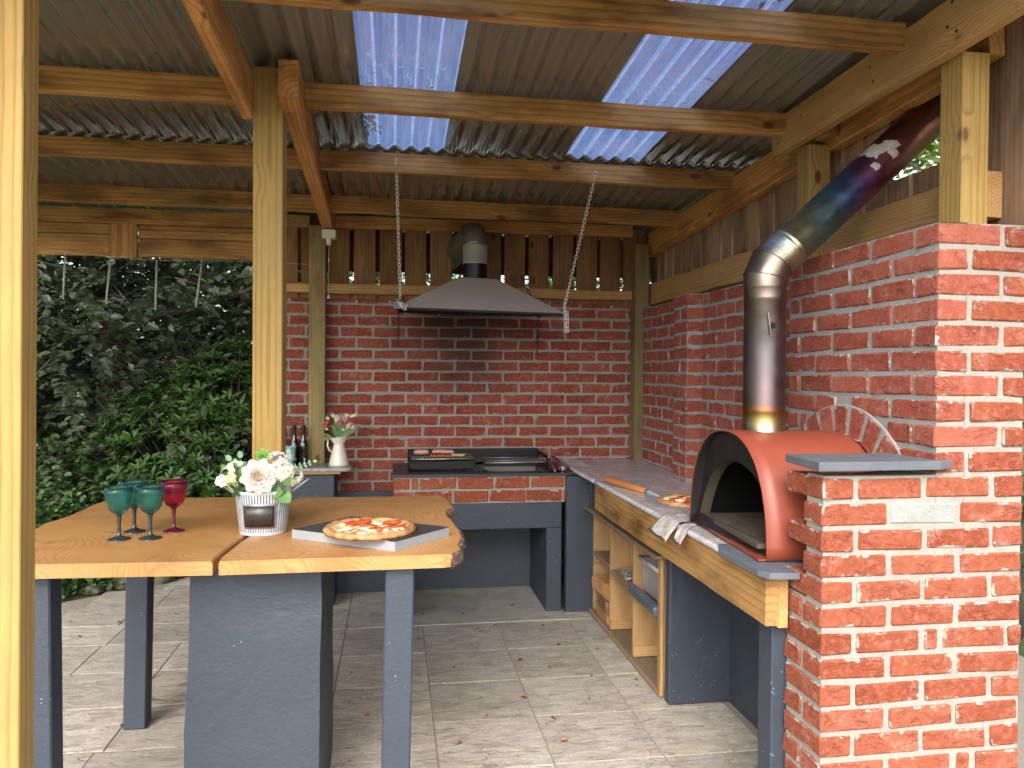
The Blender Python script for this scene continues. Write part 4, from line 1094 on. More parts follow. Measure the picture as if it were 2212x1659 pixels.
b = MB(); b.lathe([(.0755, 1.295), (.080, 1.300), (.080, 1.306), (.0755, 1.311), (.0755, 1.385), (.0765, 1.39), (.0755, 1.395), (.0755, 1.795), (.0775, 1.80), (.0765, 1.806), (.0765, 1.84), (.078, 1.845), (.0765, 1.85)], 48, M=T(FX, FY, 0), cap0=False)
fv_ = world_build(b, 'flue_pipe', M_fv, po, smooth=True)
b = MB(); b.tube([(FX-.018, FY-.083, 1.665), (FX-.032, FY-.088, 1.745)], .0035, 8); world_build(b, 'damper_handle', M_steel, fv_)
b = MB(); b.lathe([(.012, 0), (.010, .008)], 12, M=T(FX-.008, FY-.074, 1.70) @ RX(PI/2), cap1=True); world_build(b, 'damper_boss', M_blackm, fv_)
dirv = Vector((.66, -.01, .60)).normalized()
e0 = Vector((FX, FY, 1.845)); e1 = Vector((FX, FY, 1.875)); mid = Vector((FX+.008, FY, 1.905)); 
def mitre(pts, r, n=48):
    P = [Vector(q) for q in pts]; v = []; f = []
    ds = [(P[i+1]-P[i]).normalized() for i in range(len(P)-1)]
    for i, p in enumerate(P):
        if i in (0, len(P)-1): pn = ds[0] if i == 0 else ds[-1]
        else: pn = (ds[i-1]+ds[i]).normalized()
        dd = ds[min(i, len(ds)-1)]; w = Vector((0, 1, 0)); u = w.cross(dd).normalized()
        for k in range(n):
            q = u*r*math.cos(2*PI*k/n)+w*r*math.sin(2*PI*k/n); v.append(p+q-dd*(q.dot(pn)/dd.dot(pn)))
    for i in range(len(P)-1):
        for k in range(n): f.append((i*n+k, i*n+(k+1) % n, (i+1)*n+(k+1) % n, (i+1)*n+k))
    return v, f
b = MB(); m1 = Vector((FX, FY, 1.880)); d1 = Vector((math.sin(rad(24)), 0, math.cos(rad(24)))); m2 = m1+d1*.062
b.add(*mitre([e0, m1, m2, m2+dirv*.03], .0785))
fe_ = world_build(b, 'flue_elbow', M_fv, po, smooth=True, sharp=15)
for (q, pn) in ((m1, (Vector((0, 0, 1))+d1).normalized()), (m2, (d1+dirv).normalized())):
    b = MB(); dd = d1; w = Vector((0, 1, 0)); u = w.cross(dd).normalized(); ring_ = []
    for k in range(40):
        z_ = u*.0795*math.cos(2*PI*k/40)+w*.0795*math.sin(2*PI*k/40); ring_.append(q+z_-dd*(z_.dot(pn)/dd.dot(pn)))
    b.tube(ring_, .0018, 6, closed=True); world_build(b, 'elbow_seam', M_fv, fe_, smooth=True)
p0 = m2+dirv*.005
b = MB(); pts = [p0+dirv*t for t in (0, .02, .04, .06, .065, .07, .08, .085, .09, .5, .95)]
b.tube(pts, [.0785, .0785, .0785, .0785, .081, .0785, .0785, .081, .076, .076, .076], 48, cap=False); fa_ = world_build(b, 'angled_flue_pipe', M_fa, po, smooth=True)
M_putty = plain('smeared_sealant', (.30, .27, .23), .5, bump=.4, var=.5)
for (t, th, sx) in ((.55, 2.2, .045), (.60, 2.6, .03), (.50, 2.9, .018), (.585, 3.0, .022)):
    q = dirv.to_track_quat('Z', 'Y').to_matrix().to_4x4()
    bm = bmesh.new(); bmesh.ops.create_grid(bm, x_segments=10, y_segments=8, size=1)
    for vtx in bm.verts:
        u, w = vtx.co.x, vtx.co.y; k = .8+.4*mnoise.noise(Vector((u*2, w*2, th)))
        a = th+w*sx/.076*k; r = .0765+.0022*max(0, 1-(u*u+w*w)*.9); vtx.co = Vector((r*math.cos(a), r*math.sin(a), u*sx*.9*k))
    bmesh.ops.delete(bm, geom=[vv for vv in bm.verts if False], context='VERTS')
    me = bpy.data.meshes.new('sealant'); bm.to_mesh(me); bm.free(); me.materials.append(M_putty); me.polygons.foreach_set('use_smooth', [True]*len(me.polygons))
    # orient: theta measured in the pipe frame
    obj('sealant_smear', me, fa_, Matrix.Translation(p0+dirv*t) @ q)

# oven gloves / cloth draped over the edge
M_cloth = MAT('printed_canvas'); _o = M_cloth.obj(); _s = M_cloth.sep(_o)
_st = M_cloth.noise(M_cloth.scale(_o, (30, 30, 30)), 1, 5, .6)
M_cloth.bs(Base_Color=M_cloth.mix(M_cloth.ramp(_st, [(.35, 0), (.65, 1)]), (.30, .26, .235), (.52, .47, .43)), Roughness=.9); M_cloth.bump(M_cloth.noise(_o, 350, 2), .3, .002); M_cloth = M_cloth.m
M_hem = plain('dark_hem', (.05, .04, .045), .8)
gl = thing('oven_cloth', 'pale canvas oven cloth with dark hems draped over the marble edge beside the oven', 'cloth', (1.16, 3.0, .92))
def drape(c0, c1, e0, e1, zoff, sag):
    v = []; f = []; nu, nv = 22, 12
    c0, c1, e0, e1 = map(Vector, (c0, c1, e0, e1))
    for i in range(nu+1):
        u = i/nu
        for j in range(nv+1):
            w = j/nv; a = c0.lerp(c1, w); e = e0.lerp(e1, w); p = a.lerp(e, u)
            edge = 1.148
            z = .909+zoff
            if p.x < edge: z -= (edge-p.x)*sag+.25*(edge-p.x)**2
            z += .006*mnoise.noise(Vector((u*4, w*5, zoff*90)))+.006*math.sin(w*7+u*2)*u*.6
            v.append((p.x, p.y, z))
    for i in range(nu):
        for j in range(nv): a = i*(nv+1)+j; f.append((a, a+1, a+nv+2, a+nv+1))
    o = obj('cloth_layer', mesh('cloth_layer', v, f, M_cloth, True), gl); s = o.modifiers.new('t', 'SOLIDIFY'); s.thickness = .006; s.offset = 1
    b = MB(); b.tube([Vector(v[nu*(nv+1)+j])+Vector((-.001, 0, .003)) for j in range(nv+1)], .0045, 8); world_build(b, 'hem', M_hem, gl, smooth=True)
drape((1.27, 3.20, 0), (1.235, 3.03, 0), (1.075, 3.10, 0), (1.068, 2.90, 0), .009, .75)
drape((1.25, 3.04, 0), (1.235, 2.97, 0), (1.10, 2.89, 0), (1.09, 2.80, 0), .002, .9)
M_ink = plain('dark_ink', (.10, .085, .08), .9)
bi = MB()
for row in range(3):
    for k in range(9 if row < 2 else 5):
        u = .42+.11*row; w = .22+.065*k
        p = Vector((1.27, 3.20, 0)).lerp(Vector((1.235, 3.03, 0)), w).lerp(Vector((1.075, 3.10, 0)).lerp(Vector((1.068, 2.90, 0)), w), u)
        z = .909+.0165-max(0, 1.148-p.x)*.72
        q = R_.uniform(.002, .0045); bi.box(p.x-q, p.x+q, p.y-.0012, p.y+.0012, z, z+.0006); bi.box(p.x-q*.4, p.x-q*.1, p.y-.003, p.y+.003, z, z+.0006)
world_build(bi, 'printed_marks', M_ink, gl)

# ================================================================== pizzas, peel, board
def pizza(name, loc, r, label, seed, rz=0, tomatoes=(), thick=.018):
    t = thing(name, label, 'pizza', loc, None, rz); Mw = W[t]
    m = MAT('pizza_surface_'+str(seed)); o = m.obj(); s = m.sep(o)
    rr = m.math('SQRT', m.math('ADD', m.math('MULTIPLY', s[0], s[0]), m.math('MULTIPLY', s[1], s[1])))
    rr = m.math('ADD', rr, m.math('MULTIPLY', m.math('SUBTRACT', m.noise(o, 22, 3), .5), .02))
    crust = m.ramp(m.noise(o, 28, 5, .65), [(.3, (.05, .02, .012)), (.40, (.30, .12, .045)), (.55, (.50, .26, .11)), (.75, (.62, .40, .20))])
    top = m.ramp(m.noise(o, 38, 5, .6, 1), [(.36, (.36, .05, .02)), (.45, (.55, .22, .07)), (.51, (.66, .52, .22)), (.62, (.72, .66, .42)), (.75, (.50, .42, .10))])
    grn = m.math('MULTIPLY', m.ramp(m.noise(o, 55, 2, .5), [(.63, 0), (.68, 1)]), .7)
    top = m.mix(grn, top, (.28, .30, .06))
    c = m.mix(m.ramp(rr, [(r*.80, 0), (r*.86, 1)]), top, crust)
    m.bs(Base_Color=c, Roughness=.5); m.bump(m.noise(o, 70, 5, .7), .7, .005)
    nr, na = 16, 64; v = [(0, 0, thick*.55)]; f = []
    for i in range(1, nr+1):
        q = i/nr
        for k in range(na):
            a = 2*PI*k/na; R0 = r*(1+.025*mnoise.noise(Vector((math.cos(a)*2, math.sin(a)*2, seed))))
            prof = thick*.55 if q < .78 else thick*(.55+.6*math.sin(min(1, (q-.78)/.17)*PI*.5)) if q < .93 else thick*1.15*(1-((q-.93)/.07)**2*.55)
            nz = .0035*mnoise.noise(Vector((math.cos(a)*q*7, math.sin(a)*q*7, seed+5)))+.0015*mnoise.noise(Vector((math.cos(a)*q*22, math.sin(a)*q*22, seed)))
            v.append((R0*q*math.cos(a), R0*q*math.sin(a), prof+nz))
    for k in range(na): a = 2*PI*k/na; v.append((r*.97*math.cos(a), r*.97*math.sin(a), .001))
    for k in range(na): f.append((0, 1+k, 1+(k+1) % na))
    for i in range(nr):
        for k in range(na): a = 1+i*na; f.append((a+k, a+na+k, a+na+(k+1) % na, a+(k+1) % na))
    obj('crust', mesh('crust', v, f, m.m, True), t, Mw)
    for i, (x, y, sx, sy, a) in enumerate(tomatoes):
        me = blob(1, seed*5+i, (sx, sy, .006), 3, .4, 2.2); me.materials.append(M_tom); obj('tomato_slice', me, t, Mw @ T(x, y, thick*.55+.006) @ RZ(a))
    for i in range(14):
        a = R_.random()*6.28; q = math.sqrt(R_.random())*.7*r
        me = blob(1, seed*9+i, (R_.uniform(.012, .026), R_.uniform(.008, .015), .0045), 2, .5, 2); me.materials.append(M_cheese); obj('cheese', me, t, Mw @ T(q*math.cos(a), q*math.sin(a), thick*.55+.004) @ RZ(a*2))
    return t
M_tom = MAT('roast_tomato'); _o = M_tom.obj(); M_tom.bs(Base_Color=M_tom.ramp(M_tom.noise(_o, 40, 4), [(.35, (.35, .03, .012)), (.65, (.68, .12, .03))]), Roughness=.25); M_tom = M_tom.m
M_cheese = MAT('melted_cheese'); _o = M_cheese.obj(); M_cheese.bs(Base_Color=M_cheese.ramp(M_cheese.noise(_o, 40, 4), [(.35, (.78, .62, .28)), (.65, (.88, .84, .70))]), Roughness=.35); M_cheese = M_cheese.m
# slate board on the table
bm_ = MB()
c = [(-.353, 2.783), (.007, 2.535), (.201, 2.757), (-.155, 3.005)]
bm_.add([(x, y, .9305) for x, y in c]+[(x, y, .962) for x, y in c], [(3, 2, 1, 0), (0, 1, 5, 4), (1, 2, 6, 5), (2, 3, 7, 6), (3, 0, 4, 7)])
bo = thing('serving_slab', 'square grey stone slab with dark top under the front pizza', 'serving board', (-.08, 2.77, .93))
world_build(bm_, 'slab_body', M_slate_edge, bo)
b = MB(); b.add([(x, y, .962) for x, y in c]+[(x*.999, y*.9995, .9635) for x, y in c], [(4, 5, 6, 7), (0, 1, 5, 4), (1, 2, 6, 5), (2, 3, 7, 6), (3, 0, 4, 7)]); world_build(b, 'dark_top', plain('chalk_black_stone', (.045, .046, .050), .55, bump=.15, bscale=20, var=.35), bo)
b = MB(); b.lathe([(.0005, 0), (.160, 0), (.163, .003), (.158, .003)], 48, cap0=False); b.build('pizza_disc', M_steel, bo, M=T(-.075, 2.70, .964))
pizza('pizza', (-.08, 2.705, .9665), .160, 'pizza with roasted tomatoes on the dark stone slab on the table', 3, 0, [(-.045, .075, .045, .018, .3), (.075, .065, .035, .02, .1), (-.005, .0, .032, .016, -.1), (.085, -.03, .042, .02, .2), (-.02, .11, .025, .015, .5), (.03, -.05, .02, .02, 0)])
# peel
pe = thing('pizza_peel', 'pizza peel with round wooden handle lying on the marble', 'pizza peel', (1.25, 3.8, .905))
pa, pb_ = Vector((1.185, 4.17, .928)), Vector((1.29, 3.76, .918))
b = MB(); k = [pa.lerp(pb_, t) for t in (0, .02, .06, .5, 1)]; b.tube(k, [.012, .017, .0185, .018, .016], 20); 
me = None
x_ = (pb_-pa).normalized(); y_ = Vector((0, 0, 1)).cross(x_).normalized(); z_ = x_.cross(y_); Mh = Matrix(((x_.x, y_.x, z_.x, pa.x), (x_.y, y_.y, z_.y, pa.y), (x_.z, y_.z, z_.z, pa.z), (0, 0, 0, 1)))
hb = MB(); L = (pb_-pa).length; hb.tube([(L*t, 0, 0) for t in (0, .02, .06, .5, 1)], [.012, .017, .0185, .018, .016], 20); hb.build('handle', M_handle, pe, M=Mh, smooth=True)
hb = MB(); hb.tube([(L-.005, 0, 0), (L+.03, 0, -.001), (L+.08, 0, -.004), (L+.12, 0, -.007)], [.0165, .016, .009, .005], 16); hb.build('ferrule', M_slate_edge, pe, M=Mh, smooth=True)
bl = [(1.26, 3.70), (1.33, 3.735), (1.45, 3.66), (1.50, 3.42), (1.47, 3.31), (1.28, 3.26), (1.225, 3.33), (1.205, 3.52)]
n = len(bl); b = MB(); b.add([(x, y, .9065) for x, y in bl]+[(x, y, .9095) for x, y in bl], [tuple(range(n-1, -1, -1)), tuple(range(n, 2*n))]+[(i, (i+1) % n, n+(i+1) % n, n+i) for i in range(n)])
world_build(b, 'blade', M_slate_edge, pe)
pizza('pizza', (1.395, 3.46, .910), .155, 'pizza with red toppings on the metal peel beside the oven', 8, .5, [(-.05, .05, .03, .02, 0), (.03, .07, .03, .02, .4), (.0, 0, .035, .02, .9), (.06, -.04, .03, .02, .2), (-.06, -.04, .03, .018, .2)])

# ================================================================== table
tbz0, tbz1 = .887, .930
tb_ = thing('table', 'live edge wooden bar table with blue painted legs and rendered pedestal', 'table', (-.55, 3.0, 0))
left = [(-1.16, 2.50), (-.552, 2.472), (-.556, 2.532), (-.548, 2.64), (-.540, 2.74), (-.521, 2.89), (-.52, 3.075), (-.548, 3.075), (-.548, 3.205), (-.50, 3.22), (-.52, 3.5), (-.50, 3.66), (-.55, 3.735), (-.94, 3.737), (-1.224, 3.754), (-1.285, 3.70), (-1.304, 3.587), (-1.290, 3.40), (-1.302, 3.29), (-1.319, 3.17), (-1.311, 3.03), (-1.33, 2.80), (-1.25, 2.62)]
right = [(-.533, 2.470), (.195, 2.478), (.222, 2.54), (.226, 2.62), (.245, 2.72), (.247, 2.86), (.238, 2.99), (.229, 3.10), (.222, 3.18), (.226, 3.27), (.258, 3.34), (.262, 3.46), (.245, 3.58), (.225, 3.68), (-.05, 3.675), (-.44, 3.69), (-.462, 3.60), (-.475, 3.5), (-.455, 3.22), (-.425, 3.205), (-.425, 3.075), (-.49, 3.075), (-.502, 2.89), (-.522, 2.74), (-.530, 2.64), (-.538, 2.532)]
def slab_top(pts, name, barks, label):
    # densify outline
    P = []
    n = len(pts)
    for i in range(n):
        a, c = Vector(pts[i]), Vector(pts[(i+1) % n]); m = max(1, int((c-a).length/.03))
        for k in range(m):
            p = a.lerp(c, k/m); bark = i in barks
            j = .008 if bark else .0
            nn = mnoise.noise_vector(Vector((p.x*14, p.y*14, 3)))*j; P.append((p.x+nn.x, p.y+nn.y, bark))
    bm = bmesh.new()
    top = [bm.verts.new((x, y, tbz1)) for x, y, _ in P]
    cx = sum(p[0] for p in P)/len(P); cy = sum(p[1] for p in P)/len(P)
    bot = []
    for x, y, bk in P:
        k = .985 if bk else 1
        bot.append(bm.verts.new((cx+(x-cx)*k, cy+(y-cy)*k, tbz0)))
    bm.faces.new(top); bm.faces.new(bot[::-1]); n = len(P)
    for i in range(n): bm.faces.new((top[i], bot[i], bot[(i+1) % n], top[(i+1) % n]))
    bmesh.ops.recalc_face_normals(bm, faces=bm.faces)
    te = [e for e in bm.edges if abs(e.verts[0].co.z-tbz1) < 1e-5 and abs(e.verts[1].co.z-tbz1) < 1e-5]
    bmesh.ops.bevel(bm, geom=te, offset=.004, segments=2, affect='EDGES')
    bmesh.ops.triangulate(bm, faces=[f for f in bm.faces if len(f.verts) > 4])
    me = bpy.data.meshes.new(name); bm.to_mesh(me); bm.free(); me.materials.append(M_table)
    top_o = obj(name, me, tb_, T(0, 0, 0), label)
    # bark strips
    runs = []; cur = []
    for q in P+[P[0]]:
        if q[2]: cur.append(q)
        elif cur: cur.append(q); runs.append(cur); cur = []
    if cur: runs.append(cur)
    for rn in runs:
        if len(rn) < 3: continue
        v = []; f = []; m = 7
        for i, (x, y, _) in enumerate(rn):
            a = rn[max(0, i-1)]; c = rn[min(len(rn)-1, i+1)]; tdir = Vector((c[0]-a[0], c[1]-a[1])).normalized(); nrm = Vector((tdir.y, -tdir.x))
            if nrm.dot(Vector((x-cx, y-cy))) < 0: nrm = -nrm
            end = math.sin(PI*min(1, max(0, (i)/(len(rn)-1))))**.3
            for j in range(m):
                w = j/(m-1); zz = tbz1-.0015-(tbz1-tbz0+.004)*w
                o_ = (.003+.016*abs(mnoise.noise(Vector((x*22, y*22, w*3.5))))+.012*abs(mnoise.noise(Vector((x*55, y*55, w*7))))+.008*math.sin(w*PI))*end
                if j in (0, m-1): o_ *= .35
                v.append((x+nrm.x*o_-nrm.x*.003, y+nrm.y*o_-nrm.y*.003, zz))
        for i in range(len(rn)-1):
            for j in range(m-1): a = i*m+j; f.append((a, a+1, a+m+1, a+m))
        o = obj('bark_edge', mesh('bark_edge', v, f, M_bark), top_o)
        s = o.modifiers.new('t', 'SOLIDIFY'); s.thickness = .004; s.offset = -1
slab_top(left, 'tabletop_slab', set(range(13, 21)), 'left half of the tabletop')
slab_top(right, 'tabletop_slab', set(range(1, 13)), 'right half of the tabletop, with knobbly bark on its right end')
b = MB(); b.add([(-.652, 2.62, .886), (-.236, 2.62, .886), (-.232, 3.12, .886), (-.648, 3.12, .886), (-.672, 2.59, 0), (-.240, 2.59, 0), (-.236, 3.12, 0), (-.668, 3.12, 0)], [(0, 3, 2, 1), (4, 5, 6, 7), (0, 1, 5, 4), (1, 2, 6, 5), (2, 3, 7, 6), (3, 0, 4, 7)])
bm = bmesh.new(); me = mesh('p', b.v, b.f); bm.from_mesh(me)
bmesh.ops.subdivide_edges(bm, edges=bm.edges[:], cuts=20, use_grid_fill=True)
for v in bm.verts:
    nn = mnoise.noise_vector(v.co*5)*.006+mnoise.noise_vector(v.co*18)*.002
    if v.co.z < .88: v.co += Vector((nn.x, nn.y, 0))
me2 = bpy.data.meshes.new('pedestal'); bm.to_mesh(me2); bm.free(); me2.materials.append(M_blue); me2.polygons.foreach_set('use_smooth', [True]*len(me2.polygons)); me2.set_sharp_from_angle(angle=rad(50))
obj('pedestal', me2, tb_)
timber('leg', (.024, 2.545, .8865), (.010, 2.545, 0), .094, .07, M_blueleg, tb_, bev=.005)
timber('leg', (-1.063, 3.46, .8865), (-1.078, 3.46, 0), .090, .09, M_blueleg, tb_, bev=.005)
timber('leg', (-1.100, 2.60, .8865), (-1.092, 2.60, 0), .092, .09, M_blueleg, tb_, bev=.005)

# ---- goblets
def goblet(x, y, col, label, s=1.0, dark=(.02, .03, .03)):
    t = thing('goblet', label, 'goblet', (x, y, .9305), 'plastic goblets on the table'); Mw = W[t]
    m = MAT('tinted_plastic_'+label[:4]+str(len(W)))
    m.bs(Base_Color=(*col, 1), Roughness=.08, Transmission_Weight=.95, IOR=1.3); m.set(m.b.inputs['Specular IOR Level'], .6)
    b = MB(); n = 40
    pr = [(.0065, .082), (.010, .086), (.026, .098), (.037, .115), (.0425, .138), (.0455, .16), (.0465, .185), (.0445, .185), (.0435, .16), (.040, .138), (.034, .116), (.022, .101), (.001, .096)]
    v = []; f = []
    for i, (r, z) in enumerate(pr):
        for k in range(n):
            a = 2*PI*k/n; fac = 1+(.022*math.cos(a*10) if i < 5 else 0); v.append((r*fac*math.cos(a)*s, r*fac*math.sin(a)*s, z*s))
    for i in range(len(pr)-1):
        for k in range(n): f.append((i*n+k, i*n+(k+1) % n, (i+1)*n+(k+1) % n, (i+1)*n+k))
    obj('bowl', mesh('bowl', v, f, m.m, True), t, Mw)
    md = MAT('deep_tinted_stem'+str(len(W))); md.bs(Base_Color=(*dark, 1), Roughness=.08); md.set(md.b.inputs['Coat Weight'], .5)
    b = MB(); b.lathe([(.0385*s, 0), (.039*s, .0015*s), (.036*s, .004*s), (.02*s, .008*s), (.009*s, .014*s), (.007*s, .022*s), (.006*s, .05*s), (.0075*s, .074*s), (.009*s, .083*s), (.012*s, .088*s)], 36); b.build('stem', md.m, t, M=Mw, smooth=True)
G = (.18, .56, .53)
goblet(-.944, 2.835, G, 'green goblet nearest the left edge of the table')
goblet(-.842, 2.838, G, 'green goblet in front beside the pink one')
goblet(-.935, 2.965, G, 'green goblet standing behind the other two green ones')
goblet(-.797, 2.96, (.72, .12, .28), 'magenta pink goblet at the right of the green ones', dark=(.10, .004, .02))

# ---- flower bucket
def grid_petal(v, f, o, d, n, L, Wd, cup, nu=4, nv=4, ruffle=0, seed=0, curl=0):
    d = d.normalized(); s_ = d.cross(n).normalized(); n = s_.cross(d).normalized(); b0 = len(v)
    for i in range(nu+1):
        t = i/nu; wd = Wd*math.sin(PI*(.12+.78*t))**.7
        for j in range(nv+1):
            w = (j/nv-.5)*2; q = o+d*(L*t*(1-.12*w*w*t))+s_*(wd*w*.5)+n*(cup*(w*w*.5*wd+t*t*L*.35)-curl*t*t*t*L)
            if ruffle: q += n*ruffle*mnoise.noise(Vector((t*3+seed, w*3, seed)))*t
            v.append(q)
    for i in range(nu):
        for j in range(nv): a = b0+i*(nv+1)+j; f.append((a, a+1, a+nv+2, a+nv+1))
def petal_mat(name, a, c, trans=.35):
    m = MAT(name); r = m.geo('Random Per Island'); col = m.mix(r, a, c); m.bs(Base_Color=col, Roughness=.6)
    tl = m.n('BsdfTranslucent'); m.nt.links.new(col, tl.inputs[0]); mx = m.n('MixShader'); m.set(mx.inputs[0], trans)
    m.nt.links.new(m.b.outputs[0], mx.inputs[1]); m.nt.links.new(tl.outputs[0], mx.inputs[2]); m.nt.links.new(mx.outputs[0], m.out.inputs[0]); return m.m
M_pet_w = petal_mat('cream_petals', (.90, .86, .78), (.93, .90, .86)); M_pet_i = petal_mat('inner_peach_petals', (.92, .84, .64), (.92, .80, .72)); M_pet_h = petal_mat('hydrangea_petals', (.78, .80, .60), (.86, .86, .78))
M_pet_g = petal_mat('pale_green_florets', (.62, .72, .30), (.82, .86, .60)); M_euc = petal_mat('eucalyptus_leaves', (.16, .34, .19), (.32, .48, .32), .2); M_euc2 = petal_mat('lime_succulent_leaves', (.24, .48, .10), (.36, .62, .18), .3)
M_dleaf = petal_mat('dark_glossy_leaves', (.03, .075, .025), (.05, .11, .035), .1); M_mleaf = petal_mat('mid_green_leaves', (.10, .22, .06), (.17, .32, .10), .25)
M_pink = petal_mat('pink_petals', (.84, .50, .50), (.90, .66, .62)); M_hotpink = petal_mat('hot_pink_petals', (.78, .20, .26), (.86, .34, .36)); M_yel = petal_mat('pale_yellow_petals', (.80, .76, .36), (.84, .82, .55))
def flower_obj(name, parent, rings, mat, M, label=None, nu=4, nv=4):
    v = []; f = []; rg = random.Random(len(W))
    for (cnt, L, Wd, tilt, cup, rad0, ruf) in rings:
        ph = rg.random()*6
        for k in range(cnt):
            a = ph+2*PI*k/cnt+rg.uniform(-.15, .15); tl = tilt+rg.uniform(-.12, .12)
            rdir = Vector((math.cos(a), math.sin(a), 0)); d = rdir*math.cos(tl)+Vector((0, 0, 1))*math.sin(tl); nn = Vector((0, 0, 1))*math.cos(tl)-rdir*math.sin(tl)
            grid_petal(v, f, rdir*rad0, d, nn, L*rg.uniform(.88, 1.1), Wd*rg.uniform(.9, 1.1), cup, nu, nv, ruf, rg.random()*9)
    return obj(name, mesh(name, v, f, mat, True), parent, M, label)
def aim(p, d): return Matrix.Translation(p) @ Vector(d).normalized().to_track_quat('Z', 'Y').to_matrix().to_4x4()
bk = thing('bucket', 'white and zinc striped bucket with a blank dark label and two handles', 'bucket', (-.47, 2.90, .9305)); Mw = W[bk]
def stripe():
    m = MAT('whitewashed_ribbed_zinc'); o = m.obj(); s = m.sep(o)
    a = m.math('ARCTAN2', s[1], s[0]); t = m.math('FRACT', m.math('MULTIPLY', a, 56/6.2832))
    t = m.math('ADD', m.math('ABSOLUTE', m.math('SUBTRACT', t, .5)), m.math('MULTIPLY', m.math('SUBTRACT', m.noise(o, 45, 3), .5), .28))
    z = m.math('MULTIPLY', m.math('GREATER_THAN', s[2], .012), m.math('LESS_THAN', s[2], .150))
    st = m.math('MULTIPLY', m.ramp(t, [(.27, 1), (.33, 0)]), z)
    c = m.mix(st, (.60, .62, .65), (.17, .19, .22)); m.bs(Base_Color=c, Roughness=.45, Metallic=.15); m.bump(st, -.5, .003); return m.m
M_stripe = stripe()
n = 72; v = []; f = []
prof = [(.0785, 0), (.0805, .003), (.083, .02), (.0975, .150), (.099, .157), (.0995, .160), (.0965, .160), (.093, .15), (.078, .012), (.001, .010)]
for r, z in prof:
    for k in range(n): a = 2*PI*k/n; v.append((r*math.cos(a)*1.02, r*math.sin(a)*.95, z))
f = [(i*n+k, i*n+(k+1) % n, (i+1)*n+(k+1) % n, (i+1)*n+k) for i in range(len(prof)-1) for k in range(n)]; f.append(tuple(range(n-1, -1, -1)))
obj('bucket_body', mesh('bucket_body', v, f, M_stripe, True), bk, Mw)
def lab(half, z0, z1, off, mat, name, par):
    v = []; f = []; m = 12
    for i in range(m+1):
        a = -PI/2+half*(i/m*2-1)-.0
        for z in (z0, z1):
            r = .0805+(z/.15)*.0165+off; v.append((r*1.02*math.cos(a), r*.95*math.sin(a), z))
    f = [(2*i, 2*i+2, 2*i+3, 2*i+1) for i in range(m)]
    o = obj(name, mesh(name, v, f, mat, True), par, Mw @ RZ(-.03)); s = o.modifiers.new('t', 'SOLIDIFY'); s.thickness = .0015; return o
lf_ = lab(.66, .028, .118, .0025, plain('zinc_frame', (.5, .52, .55), .35, .7), 'label_frame', bk); lab(.58, .034, .111, .004, plain('dark_brown_label', (.035, .028, .024), .3), 'label_plate', lf_)
for sg in (-1, 1):
    b = MB(); pts = []
    for i in range(11): a = PI*i/10; pts.append((sg*(.098+.062*math.sin(a)), -.028*math.cos(a), .148+.046*math.sin(a)))
    b.tube(pts, .0028, 8); b.build('handle', M_slate_edge, bk, M=Mw, smooth=True)
bq1 = thing('flower_bouquet', 'bouquet of a cream peony and white hydrangeas with eucalyptus in the striped bucket', 'flowers', (-.47, 2.90, 1.05)); 
def P_(x, y, z): return Vector((x, y, z))
cam_dir = Vector((.16, -1, .35))
pk = P_(-.476, 2.815, 1.142)
flower_obj('peony', bq1, [(9, .060, .052, .10, .4, .008, .010), (9, .052, .048, .38, .5, .006, .009), (8, .044, .042, .65, .7, .005, .008)], M_pet_w, aim(pk, cam_dir), 'large cream peony', 6, 6)
flower_obj('peony_centre', bq1, [(7, .034, .034, .85, .9, .004, .006), (6, .026, .026, 1.1, 1.0, .002, .004), (5, .018, .018, 1.3, 1, 0, .004)], M_pet_i, aim(pk+cam_dir.normalized()*.006, cam_dir))
def cluster(c, r, n, mat, name, seed, flat=.8, pl=.016):
    v = []; f = []; rg = random.Random(seed)
    for _ in range(n):
        u = Vector((rg.gauss(0, 1), rg.gauss(0, 1)-.25, rg.gauss(0, 1)+.3)).normalized(); p = Vector(c)+Vector((u.x*r, u.y*r, u.z*r*flat))
        t1 = u.cross(Vector((.3, .2, 1))).normalized(); t2 = u.cross(t1)
        ph = rg.random()*3
        for k in range(4):
            a = ph+k*PI/2; d = t1*math.cos(a)+t2*math.sin(a)+u*.25; grid_petal(v, f, p, d, u, pl*rg.uniform(.85, 1.15), pl*.95, .25, 3, 2, .004, rg.random()*9)
    return obj(name, mesh(name, v, f, mat, True), bq1)
cluster((-.408, 2.87, 1.155), .046, 60, M_pet_h, 'hydrangea', 1)
cluster((-.375, 2.90, 1.135), .040, 46, M_pet_h, 'hydrangea', 2)
cluster((-.43, 2.94, 1.185), .038, 40, M_pet_w, 'hydrangea', 3)
cluster((-.575, 2.88, 1.145), .036, 24, M_pet_g, 'green_hydrangea', 4, pl=.019)
cluster((-.560, 2.88, 1.165), .03, 16, M_pet_h, 'hydrangea', 5, pl=.017)
cluster((-.605, 2.86, 1.125), .018, 10, M_pet_w, 'hydrangea', 6)
